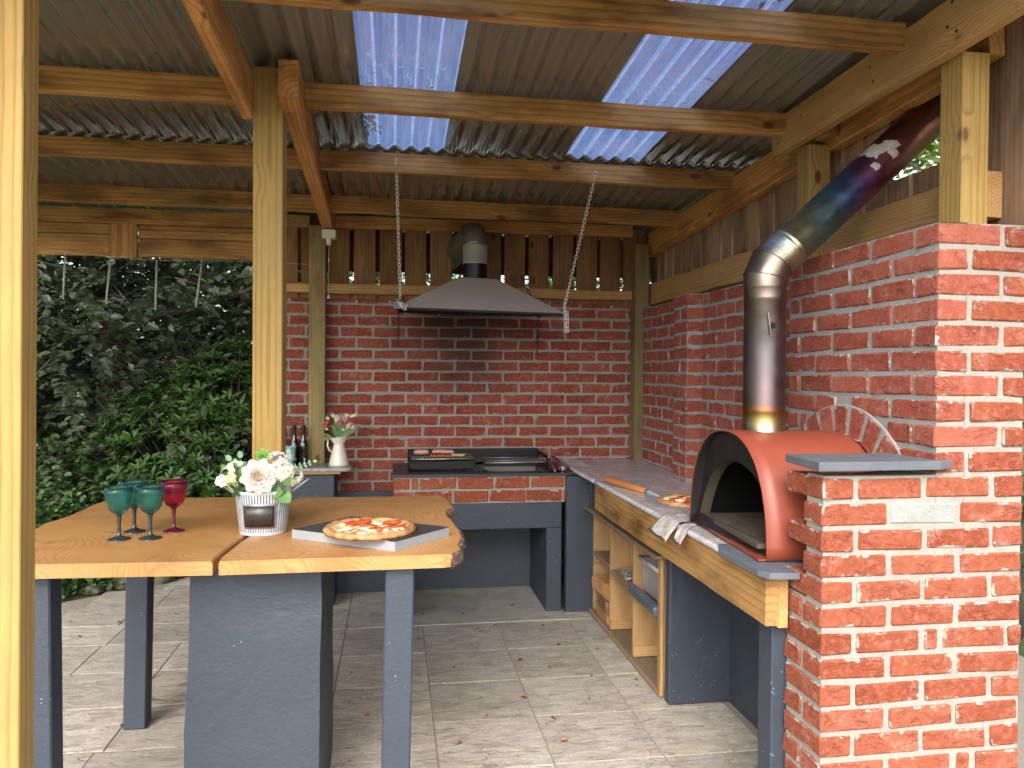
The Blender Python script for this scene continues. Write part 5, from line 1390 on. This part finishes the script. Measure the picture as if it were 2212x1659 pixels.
def sprig(pts, mat, name, size, seed, round_=True, stemmat=M_mleaf, step=.016, parent=bq1, rat=.8):
    b = MB(); P = [Vector(p) for p in pts]; b.tube(P, .0015, 6); world_build(b, 'stem', stemmat, parent)
    v = []; f = []; rg = random.Random(seed)
    for a, c in zip(P[:-1], P[1:]):
        d = c-a; m = max(1, int(d.length/step))
        for i in range(m):
            p = a+d*(i/m); sd_ = d.normalized().cross(Vector((rg.uniform(-.5, .5), -1, rg.uniform(-.3, .6)))).normalized()
            for sg in (-1, 1): grid_petal(v, f, p, sd_*sg+d.normalized()*.5+Vector((0, -.2, 0)), Vector((0, -.8, .6)), size*rg.uniform(.8, 1.15), size*rat, .2, 4, 3, 0)
    grid_petal(v, f, P[-1], P[-1]-P[-2], Vector((0, -.8, .6)), size, size*.8, .2, 4, 3, 0)
    return obj(name, mesh(name, v, f, mat, True), parent)
sprig([(-.545, 2.90, 1.12), (-.56, 2.90, 1.17), (-.585, 2.90, 1.195)], M_euc, 'eucalyptus_sprig', .026, 1)
sprig([(-.535, 2.90, 1.13), (-.545, 2.90, 1.175), (-.550, 2.90, 1.205)], M_euc, 'eucalyptus_sprig', .026, 2)
sprig([(-.56, 2.89, 1.13), (-.60, 2.89, 1.165)], M_mleaf, 'eucalyptus_sprig', .024, 3)
sprig([(-.515, 2.90, 1.14), (-.500, 2.90, 1.185), (-.490, 2.89, 1.20)], M_euc, 'eucalyptus_sprig', .022, 4)
sprig([(-.40, 2.95, 1.15), (-.35, 2.97, 1.165), (-.30, 2.98, 1.178)], M_euc, 'eucalyptus_sprig', .014, 5, rat=.65)
flower_obj('succulent_rosette', bq1, [(7, .026, .022, .2, .5, .003, 0), (6, .02, .018, .6, .6, .002, 0), (4, .013, .012, 1.0, .8, 0, 0)], M_euc2, aim((-.468, 2.87, 1.212), (.1, -1, .5)), 'lime green succulent rosette')
flower_obj('succulent_rosette', bq1, [(6, .018, .016, .3, .5, .002, 0), (4, .012, .011, .9, .8, 0, 0)], M_euc2, aim((-.502, 2.86, 1.182), (-.2, -1, .5)))
v = []; f = []
for (o_, d_, L, Wd) in (((-.395, 2.84, 1.13), (-.25, -.2, .6), .04, .022), ((-.405, 2.83, 1.12), (-1, -.3, .15), .045, .022), ((-.395, 2.83, 1.12), (.9, -.4, -.1), .038, .02), ((-.39, 2.83, 1.115), (.2, -.4, -.8), .035, .022), ((-.41, 2.83, 1.11), (-.6, -.3, -.7), .03, .018), ((-.53, 2.85, 1.10), (-.4, -.3, -.3), .05, .028)):
    grid_petal(v, f, Vector(o_), Vector(d_), Vector((.1, -1, .4)), L, Wd, .25, 5, 4, 0)
obj('dark_leaves', mesh('dark_leaves', v, f, M_dleaf, True), bq1)
v = []; f = []
for (o_, d_, L, Wd) in (((-.40, 2.82, 1.085), (.55, -.3, -.45), .055, .05), ((-.38, 2.82, 1.11), (.3, -.3, .5), .045, .028), ((-.53, 2.86, 1.14), (.1, -.2, .7), .06, .035), ((-.545, 2.84, 1.09), (-.1, -.4, .3), .04, .03), ((-.43, 2.83, 1.08), (.5, -.2, .1), .05, .04)):
    grid_petal(v, f, Vector(o_), Vector(d_), Vector((.1, -1, .5)), L, Wd, .25, 5, 4, .01, 1)
obj('green_leaves', mesh('green_leaves', v, f, M_mleaf, True), bq1)
b = MB()
for (a, c) in (((-.575, 2.86, 1.125), (-.53, 2.88, 1.07)), ((-.56, 2.86, 1.125), (-.53, 2.88, 1.06)), ((-.59, 2.86, 1.11), (-.54, 2.88, 1.07)), ((-.47, 2.86, 1.13), (-.47, 2.88, 1.0)), ((-.40, 2.87, 1.12), (-.43, 2.88, 1.0)), ((-.52, 2.9, 1.14), (-.5, 2.9, 1.0))):
    b.tube([a, Vector(a).lerp(Vector(c), .5)+Vector((0, -.01, -.004)), c], .0017, 6)
world_build(b, 'stalks', M_pet_g, bq1)
b = MB(); b.lathe([(.088, 0), (.06, .012), (.0005, .02)], 30, M=T(-.47, 2.90, 1.055), cap0=False); world_build(b, 'moss_filling', M_dleaf, bq1)

# ---- jug of flowers, bottles, cups on the small counter
M_enam = plain('cream_enamel', (.66, .63, .52), .2, var=.05); 
jg = thing('jug', 'cream enamel jug with flared lip holding pink tulips', 'jug', (-.355, 5.15, .9055)); Mw = W[jg]
b = MB(); prof = [(.0005, .001), (.064, 0), (.0655, .004), (.063, .022), (.0335, .138), (.034, .142), (.062, .188), (.063, .190), (.060, .188), (.031, .142), (.031, .13), (.058, .02), (.0005, .006)]
v = []; n = 40; 
for i, (r, z) in enumerate(prof):
    for k in range(n):
        a = 2*PI*k/n; lift = .022*max(0, math.cos(a))**2 if 6 <= i <= 8 else 0; sp = 1+.12*max(0, math.cos(a))**3 if 6 <= i <= 8 else 1; v.append((r*sp*math.cos(a), r*math.sin(a), z+lift-.006*(6 <= i <= 8)*(math.cos(a) < -.2)))
f = [(i*n+k, i*n+(k+1) % n, (i+1)*n+(k+1) % n, (i+1)*n+k) for i in range(len(prof)-1) for k in range(n)]
obj('jug_body', mesh('jug_body', v, f, M_enam, True), jg, Mw)
b = MB(); b.tube([(-.052, 0, .180), (-.070, 0, .168), (-.074, 0, .13), (-.062, 0, .10), (-.048, 0, .085)], [.005, .006, .006, .0055, .004], 10); b.build('handle', M_enam, jg, M=Mw, smooth=True)
fb = thing('flower_bouquet', 'small bunch of pink tulips and yellow narcissi standing in the cream jug', 'flowers', (-.355, 5.15, 1.09))
def tulip(p, d, mat, s=.035, name='tulip'):
    flower_obj(name, fb, [(3, s*1.2, s*.8, 1.15, .8, s*.28, 0), (3, s*1.1, s*.8, 1.3, .9, s*.2, 0)], mat, aim(p, d))
tulip((-.365, 5.13, 1.185), (0, -.3, 1), M_pink, .04); tulip((-.345, 5.13, 1.18), (-.2, -.6, .2), M_pink, .036); tulip((-.300, 5.13, 1.15), (.3, -.4, .6), M_pink, .04); tulip((-.28, 5.14, 1.145), (.6, -.3, .5), M_pink, .03)
flower_obj('ranunculus', fb, [(7, .022, .02, .3, .9, .004, 0), (6, .018, .016, .8, 1, .003, 0), (4, .012, .01, 1.2, 1, 0, 0)], M_pink, aim((-.322, 5.12, 1.21), (.2, -1, .4)))
flower_obj('ranunculus', fb, [(7, .022, .02, .3, .9, .004, 0), (6, .018, .016, .8, 1, .003, 0), (4, .012, .01, 1.2, 1, 0, 0)], M_hotpink, aim((-.436, 5.12, 1.175), (-.4, -1, .3)))
for p in ((-.428, 5.13, 1.215), (-.393, 5.12, 1.232), (-.374, 5.12, 1.222), (-.305, 5.13, 1.235)): flower_obj('narcissus', fb, [(6, .014, .009, .3, .3, .002, 0), (5, .006, .005, 1.2, .5, .002, 0)], M_yel, aim(p, (0, -1, .5)))
flower_obj('lily_bud', fb, [(4, .05, .018, 1.2, .6, .004, 0)], M_pet_g, aim((-.285, 5.13, 1.225), (.9, -.1, .35))); flower_obj('snowdrop', fb, [(4, .018, .011, 1.0, .7, .003, 0)], M_pet_w, aim((-.325, 5.11, 1.152), (0, -.2, -1))); flower_obj('snowdrop', fb, [(4, .018, .011, 1.0, .7, .003, 0)], M_pet_w, aim((-.432, 5.11, 1.157), (0, -.2, -1)))
v = []; f = []
for (o_, d_, L, Wd) in (((-.36, 5.14, 1.09), (-.5, -.1, 1), .09, .03), ((-.35, 5.14, 1.09), (.1, 0, 1), .11, .025), ((-.34, 5.14, 1.09), (.7, -.1, 1), .10, .028), ((-.32, 5.13, 1.13), (.8, -.1, .9), .085, .028), ((-.33, 5.13, 1.11), (1, -.1, .35), .09, .03), ((-.40, 5.12, 1.09), (-.9, -.1, .45), .06, .02), ((-.40, 5.12, 1.085), (-1, -.1, .1), .055, .016), ((-.41, 5.12, 1.08), (-1, -.1, -.15), .05, .014), ((-.37, 5.14, 1.10), (-.15, 0, 1), .12, .02)):
    grid_petal(v, f, Vector(o_), Vector(d_), Vector((.1, -1, .3)), L, Wd, .3, 6, 3, .006, 2, .1)
obj('leaves', mesh('leaves', v, f, M_mleaf, True), fb)
b = MB()
for q in ((-.365, 5.13, 1.185), (-.322, 5.12, 1.20), (-.436, 5.12, 1.17), (-.428, 5.13, 1.21), (-.393, 5.12, 1.228), (-.305, 5.13, 1.23), (-.300, 5.13, 1.15)): b.tube([(-.355, 5.15, 1.06), Vector((-.355, 5.15, 1.06)).lerp(Vector(q), .5)+Vector((.004, -.004, 0)), q], .0018, 6)
world_build(b, 'stalks', M_mleaf, fb)

M_bglass = MAT('dark_bottle_glass'); M_bglass.bs(Base_Color=(.008, .006, .005, 1), Roughness=.06); M_bglass.set(M_bglass.b.inputs['Coat Weight'], .6); M_bglass = M_bglass.m
M_rose = MAT('rose_glass'); M_rose.bs(Base_Color=(.45, .12, .06, 1), Roughness=.07, Transmission_Weight=.5); M_rose = M_rose.m
M_foil = plain('burgundy_foil', (.16, .015, .03), .3, .4)
for i, (x, y, lb) in enumerate(((-.588, 5.20, 'dark beer bottle standing next to the back post'), (-.648, 5.21, 'dark beer bottle behind the floral paper cup'))):
    bt = thing('beer_bottle', lb, 'bottle', (x, y, .9055), 'beer bottles on the small counter'); Mw = W[bt]
    b = MB(); b.lathe([(.028, 0), (.0305, .004), (.0305, .125), (.026, .15), (.0155, .178), (.0135, .235), (.0145, .237), (.0145, .25), (.012, .252)], 32, cap1=True); b.build('bottle_glass', M_bglass, bt, M=Mw, smooth=True)
    b = MB(); b.lathe([(.0155, .240), (.0160, .242), (.0150, .256), (.012, .259)], 21, cap1=True); b.build('crown_cap', M_black, bt, M=Mw, smooth=True)
    b = MB(); b.box(-.005, .005, -.0315, -.0308, .03, .047); b.build('back_label', M_white, bt, M=Mw @ RZ(.35))
wbt = thing('wine_bottle', 'rose wine bottle with burgundy foil half hidden by the middle post', 'bottle', (-.745, 5.24, .9055)); Mw = W[wbt]
b = MB(); b.lathe([(.038, 0), (.041, .005), (.041, .11), (.038, .145), (.022, .215), (.0155, .255), (.0155, .26)], 32); b.build('bottle_glass', M_rose, wbt, M=Mw, smooth=True)
b = MB(); b.lathe([(.0165, .25), (.0160, .30), (.0165, .32), (.018, .322), (.018, .345), (.015, .35)], 24, cap1=True); b.build('foil_cap', M_foil, wbt, M=Mw, smooth=True)
def cup_mat():
    m = MAT('floral_paper_cup'); o = m.obj()
    n1 = m.noise(o, 24, 2, .5); n2 = m.voro(m.vmath('ADD', o, m.scale(m.noise(o, 40, 2, out=1), (.02, .02, .02))), 38)
    c = m.ramp(n1, [(.40, (.55, .62, .50)), (.46, (.10, .42, .40)), (.60, (.10, .42, .40)), (.64, (.75, .72, .62))], 'CONSTANT')
    ln = m.ramp(m.math('ABSOLUTE', m.math('SUBTRACT', m.noise(o, 50, 1), .5)), [(.0, 1), (.02, 0)])
    c = m.mix(ln, c, (.75, .75, .65)); c = m.mix(m.ramp(n2, [(.24, 1), (.27, 0)]), c, (.68, .07, .14))
    m.bs(Base_Color=c, Roughness=.5); return m.m
M_cup = cup_mat()
for i, (x, y, lb) in enumerate(((-.665, 5.075, 'floral paper cup in front of the beer bottles'), (-.718, 5.10, 'floral paper cup mostly hidden by the middle post'))):
    cu = thing('paper_cup', lb, 'cup', (x, y, .9055), 'floral paper cups'); Mw = W[cu]
    b = MB(); b.lathe([(.030, 0), (.0445, .130), (.0435, .130), (.029, .004), (.0005, .004)], 36); b.build('cup_wall', M_cup, cu, M=Mw, smooth=True)
    b = MB(); b.tube([(.0448*math.cos(2*PI*k/32), .0448*math.sin(2*PI*k/32), .131) for k in range(32)], .0016, 6, closed=True); b.build('rim', M_white, cu, M=Mw, smooth=True)

# ================================================================== light tubes on a wire
M_tubep = MAT('frosted_tube'); M_tubep.bs(Base_Color=(.55, .58, .52, 1), Roughness=.35, Transmission_Weight=.3, Alpha=.8); M_tubep = M_tubep.m
b = MB(); wp_ = [(-2.40, 5.02, 2.30), (-1.972, 5.0, 2.235), (-1.717, 5.0, 2.215), (-1.45, 5.0, 2.20), (-1.186, 5.0, 2.21), (-.56, 5.2, 2.23)]
tag(world_build(b.tube(wp_, .0012, 5), 'wire', M_cord, None), 'thin wire strung under the left back beam', 'wire')
for (xa, za, xb, zb, lb) in ((-1.972, 2.235, -1.985, 1.95, 'hanging frosted light tube nearest the left front post'), (-1.717, 2.215, -1.741, 1.927, 'hanging frosted light tube second from the left'), (-1.45, 2.20, -1.455, 1.893, 'hanging frosted light tube third from the left'), (-1.186, 2.21, -1.219, 1.918, 'hanging frosted light tube nearest the middle post')):
    t = thing('light_tube', lb, 'light tube', (xa, 5.0, za), 'light tubes hanging from the wire')
    b = MB(); b.tube([(xa, 5.0, za-.03), (xb, 5.0, zb)], .0065, 12); world_build(b, 'tube', M_tubep, t, smooth=True)
    b = MB(); b.tube([(xa, 5.0, za+.002), (xa, 5.0, za-.03)], .003, 6); world_build(b, 'tube_cap', M_cord, t)

# ================================================================== foliage
rng = np.random.default_rng(5)
def leaves_mesh(name, P, D, Nn, S, mat, ratio=.55, cup=.12):
    """P base points, D directions, Nn normals, S sizes -> folded leaf blades"""
    n = len(P); D = D/np.linalg.norm(D, axis=1)[:, None]; Sx = np.cross(D, Nn); Sx /= np.linalg.norm(Sx, axis=1)[:, None]+1e-9; Nn = np.cross(Sx, D)
    s = S[:, None]; tmpl = [(0, 0, 0), (.38, -.5, 1), (.78, -.36, .7), (1.0, 0, -.6), (.78, .36, .7), (.38, .5, 1), (.5, 0, 0)]
    V = np.concatenate([(P+D*s*a+Sx*s*(b*ratio)+Nn*s*cup*c)[:, None, :] for a, b, c in tmpl], axis=1).reshape(-1, 3)
    F = np.array([(0, 1, 6), (1, 2, 6), (2, 3, 6), (3, 4, 6), (4, 5, 6), (5, 0, 6)]); m = len(tmpl)
    F = (F[None]+(np.arange(n)*m)[:, None, None]).reshape(-1, 3)
    me = bpy.data.meshes.new(name); me.vertices.add(len(V)); me.vertices.foreach_set('co', V.astype(np.float32).ravel())
    me.loops.add(F.size); me.loops.foreach_set('vertex_index', F.astype(np.int32).ravel())
    me.polygons.add(len(F)); me.polygons.foreach_set('loop_start', np.arange(0, F.size, 3, dtype=np.int32)); me.polygons.foreach_set('loop_total', np.full(len(F), 3, dtype=np.int32))
    me.update(); me.validate(); me.materials.append(mat); return me
def sprays(n_tw, lo, hi, nl, tl, size, droop=.35, hvar=.45, keep=None, up_b=1.0):
    lo, hi = np.array(lo), np.array(hi); T0 = rng.uniform(lo, hi, (n_tw, 3))
    if keep is not None: T0 = T0[keep(T0)]
    A = rng.uniform(0, 2*np.pi, len(T0)); d = np.stack([np.cos(A), np.sin(A), rng.normal(-droop, .25, len(T0))], 1); d /= np.linalg.norm(d, axis=1)[:, None]
    Ps, Ds, Ns, Ss = [], [], [], []
    for t, dd in zip(T0, d):
        k = np.linspace(.08, 1, nl)*tl*rng.uniform(.7, 1.3); base = t+dd*k[:, None]; base[:, 2] -= (k**2)*.35
        side = np.cross(dd, [0, 0, 1]); side /= np.linalg.norm(side)+1e-6; sg = np.where(np.arange(nl) % 2 == 0, 1, -1)[:, None]
        D = dd*.7+side*sg*.8+rng.normal(0, .25, (nl, 3)); N = np.array([0, 0, up_b])+rng.normal(0, hvar, (nl, 3))
        Ps.append(base); Ds.append(D); Ns.append(N); Ss.append(size*rng.uniform(.6, 1.25, nl))
    return np.concatenate(Ps), np.concatenate(Ds), np.concatenate(Ns), np.concatenate(Ss), T0, d
def single_leaves(parent, P, D, Nn, S, mat, ratio, name='leaf'):
    me0 = leaves_mesh('leaf', np.zeros((1, 3)), np.array([[1., 0, 0]]), np.array([[0, 0, 1.]]), np.array([1.]), mat, ratio)
    for p, d, n_, s in zip(P, D, Nn, S):
        x = Vector(d).normalized(); y = Vector(n_).cross(x).normalized(); z = x.cross(y)
        M = Matrix(((x.x*s, y.x*s, z.x*s, p[0]), (x.y*s, y.y*s, z.y*s, p[1]), (x.z*s, y.z*s, z.z*s, p[2]), (0, 0, 0, 1)))
        obj(name, me0, parent, M)
def tree(name, label, base, h, r0, crown, mat, ratio, limbs, nsingle=0, cat='tree'):
    t = thing(name, label, cat, base)
    b = MB(); bx, by, bz = base
    pts = [(bx+.05*math.sin(i*1.3)*i*.3, by+.04*math.cos(i)*i*.3, bz-.05+h*i/7) for i in range(8)]
    b.tube(pts, [r0*(1.25 if i == 0 else 1-.085*i) for i in range(8)], 14); world_build(b, 'trunk', M_trunk, t, smooth=True)
    for (a, z, L, e) in limbs:
        p = Vector((bx, by, bz+z)); q = []
        for k in range(7): q.append(p+Vector((math.cos(a)*L*k/6, math.sin(a)*L*k/6, e*L*(k/6)-.12*L*(k/6)**2))+Vector(mnoise.noise_vector(Vector((k, a, z))))*.05*k)
        b = MB(); b.tube(q, [r0*.32*(1-k*.13) for k in range(7)], 8); world_build(b, 'branch', M_trunk, t, smooth=True)
    P, D, N_, S, T0, dd = crown
    if nsingle:
        vis = np.argsort(P[:, 1]+rng.uniform(0, .5, len(P)))[:nsingle]
        msk = np.ones(len(P), bool); msk[vis] = False
        single_leaves(t, P[vis], D[vis], N_[vis], S[vis], mat, ratio)
        P, D, N_, S = P[msk], D[msk], N_[msk], S[msk]
    o = obj('crown', leaves_mesh('crown', P, D, N_, S, mat, ratio), t); tag(o, kind='stuff')
    b = MB(); sel = range(0, len(T0), max(1, len(T0)//260))
    for i in sel:
        a = Vector(T0[i]); d = Vector(dd[i]); b.tube([a-d*.25+Vector((0, 0, .03)), a, a+d*.16+Vector((0, 0, -.01)), a+d*.34+Vector((0, 0, -.05))], [.006, .005, .0035, .0015], 4, cap=False)
    o = world_build(b, 'twigs', M_twig, t); tag(o, kind='stuff')
    return t
# main dark beech behind the left opening
def keep1(Tt): 
    yy = Tt[:, 1]; return (Tt[:, 0] < -.62*(yy-5.9)+.15) | (yy > 7.2)
cr = sprays(3600, (-5.4, 6.3, .35), (-.3, 8.6, 4.0), 17, .42, .088, keep=keep1)
tree('beech_tree', 'dark leaved beech tree filling the left opening behind the patio', (-2.6, 7.6, -.05), 5.5, .17, cr, M_beech, .62, [(2.6, 1.5, 2.2, .35), (-.6, 1.9, 2.0, .3), (-1.6, 2.2, 1.4, .25), (3.6, 2.3, 2.3, .4), (.4, 1.6, 2.3, .4), (-2.3, 1.4, 1.5, .4), (1.6, 2.6, 1.6, .5)], 240)
cr = sprays(2600, (-7.5, 8.7, .2), (-1.0, 11.0, 5.2), 14, .5, .13)
tree('beech_tree', 'second dark beech tree further back behind the left opening', (-4.3, 10.0, -.05), 6, .2, cr, M_beech, .62, [(2.2, 2, 2, .4), (-1, 2.4, 2, .4), (.5, 3, 2, .4), (-2.4, 2.2, 1.6, .3)])
cr = sprays(1500, (-.9, 6.4, 1.0), (3.4, 8.0, 2.95), 14, .4, .075)
tree('tree', 'green tree glimpsed through the gaps of the back slats', (1.4, 7.6, -.05), 3.1, .12, cr, M_ivy, .6, [(2.2, 1.5, 1.3, .3), (-1, 1.6, 1.3, .3), (.5, 1.8, 1.4, .3)])
cr = sprays(700, (2.75, 2.9, 1.4), (4.6, 5.4, 4.6), 13, .35, .075, keep=lambda t: t[:, 0] > 2.62+.25*(t[:, 1]-2.6))
tree('tree', 'bright yellow green tree beyond the right edge of the shelter', (3.7, 4.2, -.05), 4.5, .12, cr, M_lime, .6, [(2.2, 1.8, 1.0, .4), (-1, 2.0, 1.0, .4), (.5, 2.5, 1.2, .4)])
cr = sprays(1300, (3.6, 4.4, .2), (7.0, 8.5, 5.0), 12, .45, .09)
tree('tree', 'dark green tree standing behind the yellow green one at the right', (5.3, 6.3, -.05), 5, .16, cr, M_ivy, .6, [(2.2, 2, 1.4, .4), (-1, 2.4, 1.3, .4)])
cr = sprays(1100, (-9.5, 1.5, .2), (-6.3, 7.0, 4.6), 12, .5, .10)
tree('tree', 'leafy tree standing off to the left of the patio', (-8, 4.2, -.05), 5, .18, cr, M_ivy, .6, [(2.2, 2, 1.4, .4), (-1, 2.4, 1.3, .4), (.2, 2.4, 1.3, .4)])
# whorled green shrub
def whorls(n, c, r, size, k=7, keep=None):
    Ps, Ds, Ns, Ss = [], [], [], []; T0 = []; dd = []
    for _ in range(n):
        u = rng.normal(size=3); u /= np.linalg.norm(u); q = np.array(c)+u*np.array(r)*rng.uniform(.55, 1)**.5
        if q[2] < .1: continue
        ax = u*.6+np.array([0, -.2, .8]); ax /= np.linalg.norm(ax); s1 = np.cross(ax, [.3, .7, .1]); s1 /= np.linalg.norm(s1); s2 = np.cross(ax, s1); ph = rng.uniform(0, 6)
        for i in range(k):
            a = ph+2*np.pi*i/k; d = s1*np.cos(a)+s2*np.sin(a)+ax*rng.uniform(.2, .7); Ps.append(q+rng.normal(0, .008, 3)); Ds.append(d); Ns.append(ax*.9+rng.normal(0, .15, 3)); Ss.append(size*rng.uniform(.7, 1.2))
        T0.append(q-ax*.1); dd.append(ax)
    return np.array(Ps), np.array(Ds), np.array(Ns), np.array(Ss), np.array(T0), np.array(dd)
w1 = whorls(900, (-1.55, 6.55, .85), (.85, .55, .75), .085); w2 = whorls(260, (-1.25, 6.3, 1.35), (.42, .35, .40), .09)
cr = tuple(np.concatenate([a, c_]) for a, c_ in zip(w1, w2))
tree('shrub', 'bright green shrub with whorled leaves growing in front of the beech', (-1.5, 6.6, -.05), .7, .03, cr, M_green, .34, [(2.2, .3, .6, .9), (-1, .3, .6, .9), (.5, .35, .6, .9), (3.9, .3, .7, .8), (-2.2, .3, .6, 1)], 220, 'shrub')
# ivy and ground cover
def ground_cover(n, f_pos, size, mat, name, kind='stuff'):
    P = f_pos(n); D = rng.normal(size=(len(P), 3))*[1, 1, .35]; D[:, 2] += .1; N_ = rng.normal(0, .4, (len(P), 3))+[0, -.25, 1.0]; S = size*rng.uniform(.6, 1.3, len(P))
    tag(obj(name, leaves_mesh(name, P, D, N_, S, mat, .85)), {'ivy': 'low green ivy and bramble growing along the edge of the patio', 'undergrowth': 'leafy undergrowth beneath the beech'}[name], {'ivy': 'ivy', 'undergrowth': 'undergrowth'}[name], kind=kind)
def ivypos(n):
    u = rng.uniform(0, 1, n); w = rng.uniform(0, 1, n)
    x = -4.2+u*3.0; yb = np.where(x < -1.3, 5.05+(x+2.6)*.78, 6.1); yb = np.where(x < -2.75, 4.95, yb)
    y = yb+w*1.3; bump_ = .5+.5*np.sin(x*5.1+1)*np.cos(y*4.3); z = .02+rng.uniform(0, 1, n)**1.0*(.10+.75*np.clip((w)*1.2, 0, 1)*(.45+.55*bump_))
    return np.stack([x, y, z], 1)
ground_cover(24000, ivypos, .045, M_ivy, 'ivy')
def upos(n):
    x = rng.uniform(-6, -.9, n); y = rng.uniform(6.2, 7.2, n); z = rng.uniform(0, 1, n)*(.5+.7*(np.clip((-1.8-x), 0, 1.5)/1.5))+.1
    return np.stack([x, y, z], 1)
ground_cover(12000, upos, .06, M_ivy, 'undergrowth')
b = MB(); nx = 24; v = []; f = []
for j in range(nx+1):
    for i in range(nx+1):
        x = -7+6.6*i/nx; y = 4.9+4.5*j/nx; e = 5.05+(min(x, -1.3)+2.6)*.78 if x > -2.75 else 4.95
        v.append((x, y, -.03 if y < e+.03 else min(.22, .02+.25*(y-e))+.03*mnoise.noise(Vector((x*2, y*2, 0)))))
for j in range(nx):
    for i in range(nx): a = j*(nx+1)+i; f.append((a, a+1, a+nx+2, a+nx+1))
b.add(v, f); tag(world_build(b, 'soil_bank', M_soil, None, smooth=True), kind='structure')
for i, (x, y, z, s, lb) in enumerate(((-1.86, 5.70, .03, .09, 'mossy grey rock at the patio edge seen under the table'), (-1.66, 5.80, .03, .08, 'smaller pale rock beside the mossy one at the patio edge'), (-2.02, 5.56, .03, .06, 'small dark stone left of the mossy rock'))):
    me = blob(s, i+3, (1.2, .9, .8), 3, .5, 1.8); me.materials.append(M_rock); tag(obj('rock', me, None, T(x, y, z)), lb, 'rock', 'rocks at the patio edge')

# ================================================================== fallen leaves
M_dry = MAT('dry_red_leaf'); M_dry.bs(Base_Color=M_dry.mix(M_dry.rnd(), (.20, .045, .02), (.42, .17, .06)), Roughness=.6); M_dry = M_dry.m
lf = leaves_mesh('fallen_leaf', np.zeros((1, 3)), np.array([[1., 0, 0]]), np.array([[0, 0, 1.]]), np.array([1.]), M_dry, .5, .3)
spots = [(.42, 3.33), (.52, 4.43), (.50, 4.50), (.69, 3.96), (.66, 3.86), (.70, 3.28), (.38, 2.72), (.43, 2.70), (.72, 3.05), (.98, 4.34), (1.12, 4.05), (.90, 3.45), (1.20, 3.62), (1.18, 3.54), (1.02, 2.92), (.30, 4.60), (.16, 4.35), (-.2, 3.9), (-.14, 4.45), (-1.62, 4.86), (-1.50, 4.75), (-1.42, 4.80), (-1.75, 4.62), (-1.22, 4.60), (-1.85, 4.55), (-1.1, 3.72), (-1.12, 3.46), (.86, 2.75), (.55, 2.6), (.95, 4.62), (.2, 4.8), (.45, 4.75), (.8, 4.9), (-1.95, 4.3), (-1.35, 5.0), (.35, 4.38), (.62, 4.52), (.88, 4.48), (-.05, 4.3), (-.25, 4.6), (.28, 3.1), (.8, 3.85), (1.0, 3.7), (.33, 3.9), (.9, 4.15), (-.1, 3.4), (-.15, 3.0), (.6, 3.5), (-1.3, 4.3), (-1.6, 5.2), (-1.9, 4.9), (-2.0, 4.7)]
for (x, y) in spots:
    s = R_.uniform(.018, .034); o = obj('fallen_leaf', lf, None, T(x+R_.uniform(-.01, .01), y, .0085) @ RZ(R_.random()*6) @ Matrix.Scale(s, 4)); tag(o, 'small dry reddish leaf lying on the paving', 'leaf', 'dry leaves scattered on the paving')
